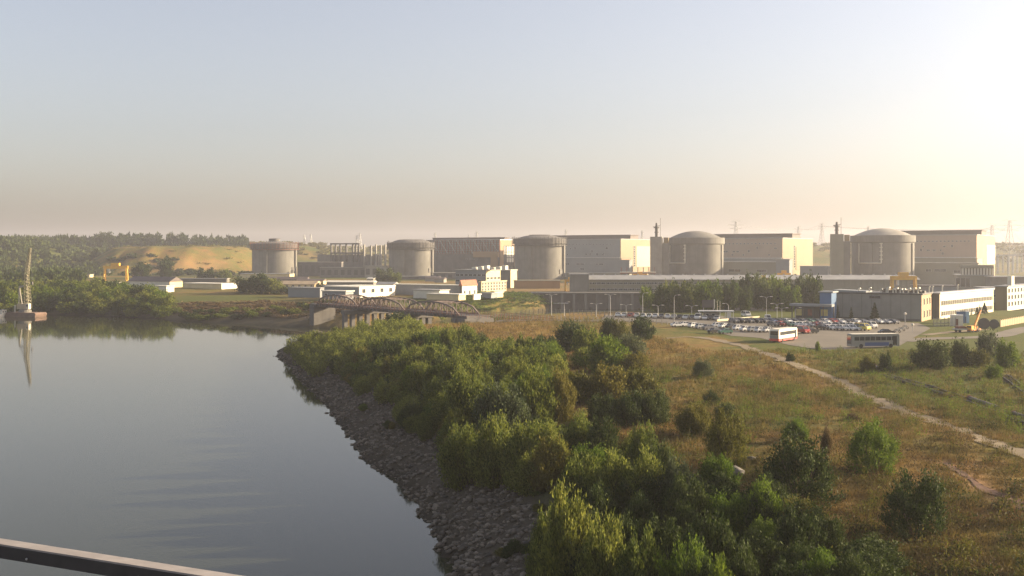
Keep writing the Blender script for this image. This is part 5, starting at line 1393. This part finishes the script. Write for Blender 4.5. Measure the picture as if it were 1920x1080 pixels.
# ------------------------------------------------------------------ buses
def bus(label, x, y, z, rz, side, skirt, rear, L=11.5, lower=None):
    t = thing('bus', label, 'bus', (x, y, z), rz, 'buses on the car park'); w = 1.25
    mb = MB(); mb.prism([(-L/2,.95),(-L/2+.05,3.0),(-L/2+.35,3.15),(L/2-.3,3.15),(L/2-.02,2.9),(L/2,.95)], -w, w); mb.build('body', side, t)
    mb = MB(); mb.box(-L/2+.02,-w-.012,.35,L/2-.02,w+.012,.948); mb.build('skirt', skirt, t)
    if lower:
        mb = MB(); mb.box(-L*0.22,-w-.03,.5,L*0.28,-w-.013,1.3); mb.build('side_stripe', lower, t)
    mb = MB(); mb.box(-L/2+.3,-w-.05,3.155,L/2-.3,w+.05,3.25); mb.build('roof', WHITE, t)
    n = 8
    me = MB().box(-0.56,-.02,0,.56,.02,.85).mesh('window', GLASS)
    for sy in (-1, 1):
        for k in range(n): link('window', me, t, None, (-L/2+1.3+k*(L-2.6)/(n-1), sy*(w+.012), 1.75))
    for sx in (-1, 1):
        mb = MB(); mb.box(-.02,-1.0,1.75,.02,1.0,2.8); mb.build('windscreen', GLASS, t, loc=(sx*(L/2+.012), 0, 0))
    mb = MB(); mb.box(-L/2-.03,-1.1,.95,-L/2-.008,1.1,1.7); mb.build('rear_panel', rear, t)
    for sx in (-.30, .32):
        for sy in (-1, 1):
            mb = MB(); mb.prism([(.48*math.cos(a), .48*math.sin(a)) for a in np.linspace(0, 2*math.pi, 14, endpoint=False)], -.16, .16); mb.build('wheel', BLACK, t, loc=(sx*L, sy*(w-.13), .48))
    mb = MB(); mb.box(L*.36,-w-.02,.6,L*.36+1.0,-w-.014,2.7); mb.build('door', GLASS, t)
    return t
RED = paint('bus_red', (0.55, 0.05, 0.035), 0.4, 0.05, 0.5); BCREAM = paint('bus_cream', (0.78, 0.72, 0.60), 0.4, 0.04, 0.5)
GREYB = paint('bus_grey', (0.20, 0.205, 0.19), 0.45, 0.06, 0.5)
x, y = G(1469, 640, ZP)
bus('cream bus with a red skirt and grey tail, parked in front of the cars', x, y, ZP+0.06, R(52), BCREAM, RED, GREYB, 11)
x, y = G(1641, 653, ZP)
bus('grey coach with dark blue lower side, parked at the near edge of the car park', x, y+1.5, ZP+0.06, R(8), GREYB, GREYB, CONCD, 11.8, paint('coach_blue', (0.03, 0.07, 0.20), 0.4, 0.05, 0.5))

# ------------------------------------------------------------------ works yard on the right: crane lorry, containers, drums, fence
x, y = G(1826, 623, ZP); t = thing('mobile_crane', 'orange mobile crane with its boom raised to the right, in the works yard', 'mobile crane', (x, y, ZP+0.1), R(35), None, (0.72, 0.72, 0.72))
mb = MB(); mb.box(-3.2,-1.1,.7,3.0,1.1,1.3); mb.build('chassis', ORANGE, t)
mb = MB(); mb.box(-3.2,-1.05,1.31,-1.6,1.05,2.5); mb.build('cab', YELLOW, t); mb = MB(); mb.box(-3.23,-.9,1.8,-3.202,.9,2.4); mb.build('windscreen', GLASS, t)
mb = MB(); mb.box(-.9,-.9,1.305,1.2,.9,2.2); mb.build('turntable', ORANGE, t)
mb = MB(); mb.bar((.3,0,2.0),(3.4,0,6.6),.55,.55); mb.bar((3.2,0,6.3),(4.6,0,8.3),.38,.38); mb.build('boom', ORANGE, t)
mb = MB(); mb.bar((1.0,0,2.0),(2.2,0,4.6),.2); mb.build('ram', WHITE, t)
for sx in (-2.2, 0.6, 1.9):
    for sy in (-1, 1):
        mb = MB(); mb.prism([(.5*math.cos(a), .5*math.sin(a)) for a in np.linspace(0, 2*math.pi, 12, endpoint=False)], -.2, .2); mb.build('wheel', BLACK, t, loc=(sx, sy*.95, .5))
for k, (px, py, w, h, m, lab) in enumerate(((1794,611,3.6,3.1,WHITE,'white site container left of the orange crane'),(1802,606,2.6,3.6,BLUE,'dark blue stacked site box left of the orange crane'),(1809,606,2.6,3.6,paint('pale_blue', (0.35,0.5,0.62), .5, .05),'pale blue site box beside the dark blue one'))):
    x, y = G(px, py, ZP); t = thing('site_container', lab, 'container', (x, y, ZP), R(-20), 'site containers in the works yard')
    mb = MB(); mb.box(-w/2,0,0,w/2,4,h); mb.build('body', m, t)
    mb = MB(); mb.box(-w/2-.05,-.05,h+.003,w/2+.05,4.05,h+.12); mb.build('roof', STEELG, t); mb = MB(); mb.box(-.5,-.04,.1,.4,-.003,2.1); mb.build('door', RUST if k == 0 else STEELD, t)
for k, (px, py, r_) in enumerate(((1845,617,1.6),(1864,616,1.35))):
    x, y = G(px, py, ZP); t = thing('cable_drum', ['large dark cable drum right beside the orange crane','smaller dark cable drum between the large one and the yard fence'][k], 'cable drum', (x, y, ZP+r_), R(-24), 'cable drums in the works yard')
    for yy in (-.75, .75):
        mb = MB(); mb.prism([(r_*math.cos(a), r_*math.sin(a)) for a in np.linspace(0, 2*math.pi, 22, endpoint=False)], yy-.08, yy+.08); mb.build('flange', STEELD, t)
    mb = MB(); mb.prism([(r_*.72*math.cos(a), r_*.72*math.sin(a)) for a in np.linspace(0, 2*math.pi, 18, endpoint=False)], -.665, .665); mb.build('cable', BLACK, t)
x, y = G(1811, 623, ZP); t = thing('flatbed_trailer', 'low grey flatbed trailer with scrap on it, left of the orange crane', 'trailer', (x, y, ZP+.05), R(10))
mb = MB(); mb.box(-3.5,-1.1,.75,3.5,1.1,1.05); mb.build('bed', STEELG, t); pieces('scrap_heap', [(-2.9,-.9,1.053,-.9,.8,1.7), (-.4,-.7,1.053,1.2,.9,1.5), (1.5,-.9,1.053,2.9,.6,1.8)], RUST, t)
for sx in (-2.4, 1.6, 2.6):
    for sy in (-1, 1):
        mb = MB(); mb.prism([(.4*math.cos(a), .4*math.sin(a)) for a in np.linspace(0, 2*math.pi, 10, endpoint=False)], -.15, .15); mb.build('wheel', BLACK, t, loc=(sx, sy*.9, .4))
A, B_ = G(1876, 613, ZP), G(1935, 602, ZP); L = math.hypot(B_[0]-A[0], B_[1]-A[1])
t = thing('yard_fence', 'cream concrete panel fence at the right end of the works yard', 'fence', (A[0], A[1], ZP), math.atan2(B_[1]-A[1], B_[0]-A[0]))
me = MB().box(0.06, -.05, 0, 1.94, .05, 2.0).mesh('panel', OCHRE); mp = MB().box(-.1, -.1, -.3, .1, .1, 2.2).mesh('post', YW)
for k in range(int(L/2)): link('panel', me, t, None, (k*2, 0, 0)); link('post', mp, t, None, (k*2, 0, 0))
A, B_ = G(1750, 612, ZP), G(1792, 612, ZP); L = math.hypot(B_[0]-A[0], B_[1]-A[1])
t = thing('mesh_gate', 'wire mesh gate and posts between the workshop corner and the white container', 'gate', (A[0], A[1], ZP), 0)
for k in range(7): MB().box(-.06, -.06, 0, .06, .06, 2.8).build('post', CONCL, t, loc=(L*k/6, 0, 0))
mb = MB()
for k in range(40): mb.bar((L*k/40, 0, 0.1), (L*k/40, 0, 2.4), 0.03)
for zz in (.1, 1.2, 2.4): mb.bar((0, 0, zz), (L, 0, zz), 0.05)
mb.build('mesh', STEELG, t)['kind'] = 'stuff'

# old rails in the grass
for k, P in enumerate(([(1655,704),(1700,716),(1760,735),(1830,757),(1920,790),(1990,815)], [(1880,705),(1905,722),(1935,745)])):
    PP = [GG(*p)[:2] for p in P]; t = thing('rail_track', ['disused rail track half lost in grass, crossing the meadow right of the dirt track', 'short piece of disused rail track at the right edge of the meadow'][k], 'rail track')
    for off in (-0.72, 0.72):
        mb = MB(); Q = []
        for (ax, ay), (bx, by) in zip(PP[:-1], PP[1:]):
            n = max(1, int(math.hypot(bx-ax, by-ay)/3)); d = Vector((bx-ax, by-ay, 0)).normalized(); nn = Vector((-d.y, d.x, 0))
            Q += [Vector((ax+(bx-ax)*i/n, ay+(by-ay)*i/n, 0))+nn*off for i in range(n)]
        for a, b_ in zip(Q[:-1], Q[1:]): mb.bar((a.x, a.y, H(a.x, a.y)+.28), (b_.x, b_.y, H(b_.x, b_.y)+.28), .10, .16)
        mb.build('rail', STEELD, t)
    me = MB().box(-1.3,-.14,-.12,1.3,.14,.12).mesh('sleeper', paint('tarred_wood', (0.035,0.03,0.026), .9, .1, 1.0)); cnt = 0
    for (ax, ay), (bx, by) in zip(PP[:-1], PP[1:]):
        n = max(1, int(math.hypot(bx-ax, by-ay)/1.1)); an = math.atan2(by-ay, bx-ax)+math.pi/2
        for i in range(n):
            if rnd.random() < .35: continue
            x = ax+(bx-ax)*i/n; y = ay+(by-ay)*i/n; link('sleeper', me, t, None, (x, y, H(x, y)+.10), (0, 0, an))
for k, (pa, pb) in enumerate((((1818,750),(1872,769)), ((1900,779),(1945,795)), ((1640,690),(1664,702)))):
    a = GG(*pa); b_ = GG(*pb); t = thing('old_pipe', ['long dark pipe lying in the grass right of the dirt track', 'dark pipe end at the right edge of the meadow', 'short dark pipe beside the narrow dark shrub'][k], 'pipe')
    mb = MB(); mb.tube([(a[0],a[1],a[2]+.35),(b_[0],b_[1],b_[2]+.35)], .28, 10); mb.build('barrel', ROOFBR, t)
    mb = MB(); d = (Vector(b_)-Vector(a)).normalized(); p = Vector((a[0],a[1],a[2]+.35)); mb.tube([p-d*.12, p+d*.1], .42, 10); mb.build('flange', RUST, t)

# ------------------------------------------------------------------ floating crane on the river
cxp, cyp = XA(47, 556), 556.0
cxp = XA(47, 540); cyp = 540.0
t = thing('floating_crane', 'rust coloured floating crane barge with a tall lattice boom, moored off the left bank', 'floating crane', (cxp, cyp, 0), R(-12))
mb = MB(); mb.prism([(-8,0.2),(-7.4,2.0),(8.4,2.0),(9.0,1.2),(8.4,-0.6),(-7.6,-0.6)], -4.5, 4.5); mb.build('hull', paint('weathered_hull', (0.15, 0.095, 0.07), .85, .15, .5), t)
mb = MB(); mb.lathe([(3.0,2.0),(3.0,3.2),(2.4,3.3),(2.4,3.6)], 18); mb.build('turntable', CONC, t)
mb = MB(); mb.box(-3.2,-2.0,3.6,1.8,2.0,6.2); mb.build('machine_house', paint('tan_paint', (0.42,0.34,0.22), .7, .1), t)
mb = MB(); mb.box(1.9,-2.0,3.8,3.4,-0.4,6.4); mb.build('cab', WHITE, t)
put_windows(t, ('front', -2.0), [2.6], 4.8, 1.1, 1.1)
def lattice(mb, a, b_, wa, wb, n, th=0.16):
    a, b_ = Vector(a), Vector(b_); d = (b_-a).normalized(); u = Vector((0, 1, 0)); v = d.cross(u).normalized(); prev = None
    for i in range(n+1):
        q = i/n; c = a+(b_-a)*q; w = wa+(wb-wa)*q
        P = [c+u*w+v*w, c-u*w+v*w, c-u*w-v*w, c+u*w-v*w]
        for k in range(4): mb.bar(P[k], P[(k+1) % 4], th*.8)
        if prev:
            for k in range(4): mb.bar(prev[k], P[k], th*1.25); mb.bar(prev[k], P[(k+1) % 4], th*.7)
        prev = P
mb = MB(); lattice(mb, (1.5,0,4.2), (0.8,0,20), 1.25, 0.75, 9, 0.24); lattice(mb, (0.8,0,20), (2.8,0,33.5), 0.75, 0.35, 9, 0.2); mb.build('boom', paint('boom_paint', (0.20,0.18,0.11), .7, .1), t)
mb = MB(); mb.bar((-2.6,-1.2,6.2),(-3.2,0,14.5),.5); mb.bar((-2.6,1.2,6.2),(-3.2,0,14.5),.5); mb.bar((-3.2,0,14.5),(-0.6,0,14.9),.7,.9); mb.build('mast', CONCL, t)
mb = MB(); mb.bar((-3.2,0,14.5),(0.6,0,20.2),.14); mb.bar((-2.6,0,14.5),(2.8,0,32.5),.10); mb.build('stay', STEELD, t)
mb = MB(); mb.bar((3.2,0,33.4),(3.9,0,17),.09); mb.box(3.5,-.4,15.6,4.3,.4,17); mb.build('hook', STEELD, t)
mb = MB(); mb.tube([(-5.6,0,2.0),(-5.6,0,5.5)], .35, 8); mb.build('funnel', WHITE, t)
t = thing('work_boat', 'small white work boat tied to the left end of the floating crane', 'boat', (cxp-10.0, cyp-1.0, 0), R(75))
mb = MB(); mb.prism([(-4,-.4),(-4.2,1.0),(4.6,1.3),(3.6,-.4)], -1.4, 1.4); mb.build('hull', WHITE, t); mb = MB(); mb.box(-2.4,-1.0,1.01,.8,1.0,3.2); mb.build('wheelhouse', WHITE, t)
mb = MB(); mb.box(-2.6,-1.15,3.203,1.0,1.15,3.35); mb.build('roof', STEELG, t); put_windows(t, ('front', -1.0), [-1.6, 0], 2.0, 1.0, .8)

# ------------------------------------------------------------------ pylons and thin masts on the plateau
def pylon(label, px, ytop, d, wide=1.0):
    x = XA(px, d); z = H(x, d)-0.5; h = ZA(ytop, d)-z
    t = thing('pylon', label, 'pylon', (x, d, z), 0.35, 'pylons on the plateau behind the plant')
    w0, w1 = h*0.10, h*0.018; prev = None; mb = MB(); th = 0.42
    for i in range(9):
        q = i/8; w = w0*(1-q)**1.3+w1; zz = h*q*0.97; P = [Vector((sx*w, sy*w, zz)) for sx, sy in ((-1,-1),(1,-1),(1,1),(-1,1))]
        if prev:
            for k in range(4): mb.bar(prev[k], P[k], th); mb.bar(prev[k], P[(k+1) % 4], th*.55); mb.bar(P[k], P[(k+1) % 4], th*.55)
        prev = P
    mb.build('lattice_tower', STEELG, t)
    for q, l in ((0.74, .22), (0.86, .28), (0.97, .17)):
        mb = MB(); l *= h*wide; mb.bar((-l,0,h*q),(l,0,h*q),th); mb.bar((-l,0,h*q),(0,0,h*(q+.05)),th*.6); mb.bar((l,0,h*q),(0,0,h*(q+.05)),th*.6); mb.build('crossarm', STEELG, t)
    return Vector((x, d, z+h*0.86)), h*.28*wide
PY = [(1380,414,1500,1,'pylon above the roof of the cream ended hall'),(1497,424,1700,1,'pylon above the cream end of the second hall, left of a matching one'),(1541,418,1700,1,'pylon left of the beige chimney tower'),
      (1860,420,1500,1.1,'pylon above the right end of the pinkish hall'),(1893,411,1450,1.2,'tallest pylon, at the far right behind the switchyard'),(1925,452,1250,1.2,'low pylon at the right edge before the hazy slope'),
      (571,440,1700,.5,'slim pylon right of the leftmost reactor, first of a pair'),(583,439,1700,.5,'slim pylon right of the leftmost reactor, second of a pair'),(669,441,1700,.5,'slim pylon above the bare column frame, left one'),(675,437,1700,.5,'slim pylon above the bare column frame, right one'),
      (816,436,1700,.5,'slim pylon at the left end of the lattice walled hall'),(894,434,1700,.7,'pylon above the lattice walled hall'),(879,440,1800,.5,'faint pylon above the lattice walled hall, left of a larger one'),(1061,430,1700,.5,'slim pylon above the grey hall right of the middle reactor'),(1204,432,1700,.5,'faint pylon left of the grey chimney tower'),(1628,424,1700,.5,'pair of thin arms rising behind the rightmost dome')]
tips = [pylon(l, px, yt, d, w) for (px, yt, d, w, l) in PY]
for k, (a, b_) in enumerate(((0,1),(1,2),(2,3),(3,4),(4,5))):
    t = thing('power_line', ['power line between the pylon over the hall roof and the next one', 'power line between the two matching pylons', 'power line passing behind the rightmost dome', 'power line between the two pylons at the far right', 'power line down to the low pylon at the right edge'][k], 'power line')
    pa, la = tips[a]; pb, lb = tips[b_]
    for sx in (-1, 0, 1):
        A_ = pa+Vector((sx*la*.95, 0, 0)); B2 = pb+Vector((sx*lb*.95, 0, 0)); mb = MB(); n = 10
        P = [A_.lerp(B2, i/n)-Vector((0, 0, 14*(i/n)*(1-i/n))) for i in range(n+1)]
        for p, q in zip(P[:-1], P[1:]): mb.bar(p, q, 0.14)
        mb.build('wire', STEELD, t)
# switchyard portals on the slope at the far right
for k in range(5):
    d = 1120+k*55; px = 1876+k*9; x = XA(px, d); z = H(x, d); t = thing('switchyard_portal', 'steel switchyard portal on the hazy slope, %s from the left' % ORD[k], 'portal frame', (x, d, z-.3), 0.2, 'switchyard portals')
    for sx in (-9, 9):
        mb = MB(); lattice(mb, (sx,0,0), (sx,0,20), .8, .5, 6, .3); mb.build('leg', STEELG, t)
    mb = MB(); lattice(mb, (-9,0,20.2), (9,0,20.2), .6, .6, 6, .3); mb.build('crossbeam', STEELG, t)

# ------------------------------------------------------------------ the viewer's own bridge: parapet rail and deck
ra, rb = Vector((-2.674, 5.74, 0)), Vector((-1.19, 5.05, 0)); d = (rb-ra).normalized(); an = math.atan2(d.y, d.x)
t = thing('bridge_handrail', 'dark steel angle handrail with a pale top, in the lower left corner', 'handrail', (ra.x, ra.y, 29.472), an)
HR = paint('dark_rail', (0.035, 0.032, 0.032), 0.6, 0.15, 8); HT = paint('pale_rail_top', (0.30, 0.27, 0.25), 0.6, 0.1, 8)  # top flange paler than the web and posts
mb = MB(); mb.box(-9, -0.006, -0.064, 9, 0.006, 0.0); mb.build('web', HR, t)
mb = MB(); mb.box(-9, -0.004, 0.0005, 9, 0.078, 0.010); mb.build('top_flange', HT, t)
for k, xx in enumerate((-4.2, -1.9, 3.2, 6.4)):
    MB().box(xx-.04, .012, -1.35, xx+.04, .07, 0.0).build('post', HR, t)
me = MB()
me.lathe([(0.006, 0), (0.006, 0.006), (0.001, 0.007)], 10); bme = me.mesh('bolt', STEELG)
for xx in (0.2, 0.95, 1.75): link('bolt', bme, t, None, (xx, -0.006, -0.045), (R(90), 0, 0))
o = MB().box(-14, -9, -2.0, 14, 0.4, -1.35).build('bridge_deck', CONCD, None, loc=(ra.x, ra.y, 29.5), rot=(0, 0, an)); tag(o, kind='structure')
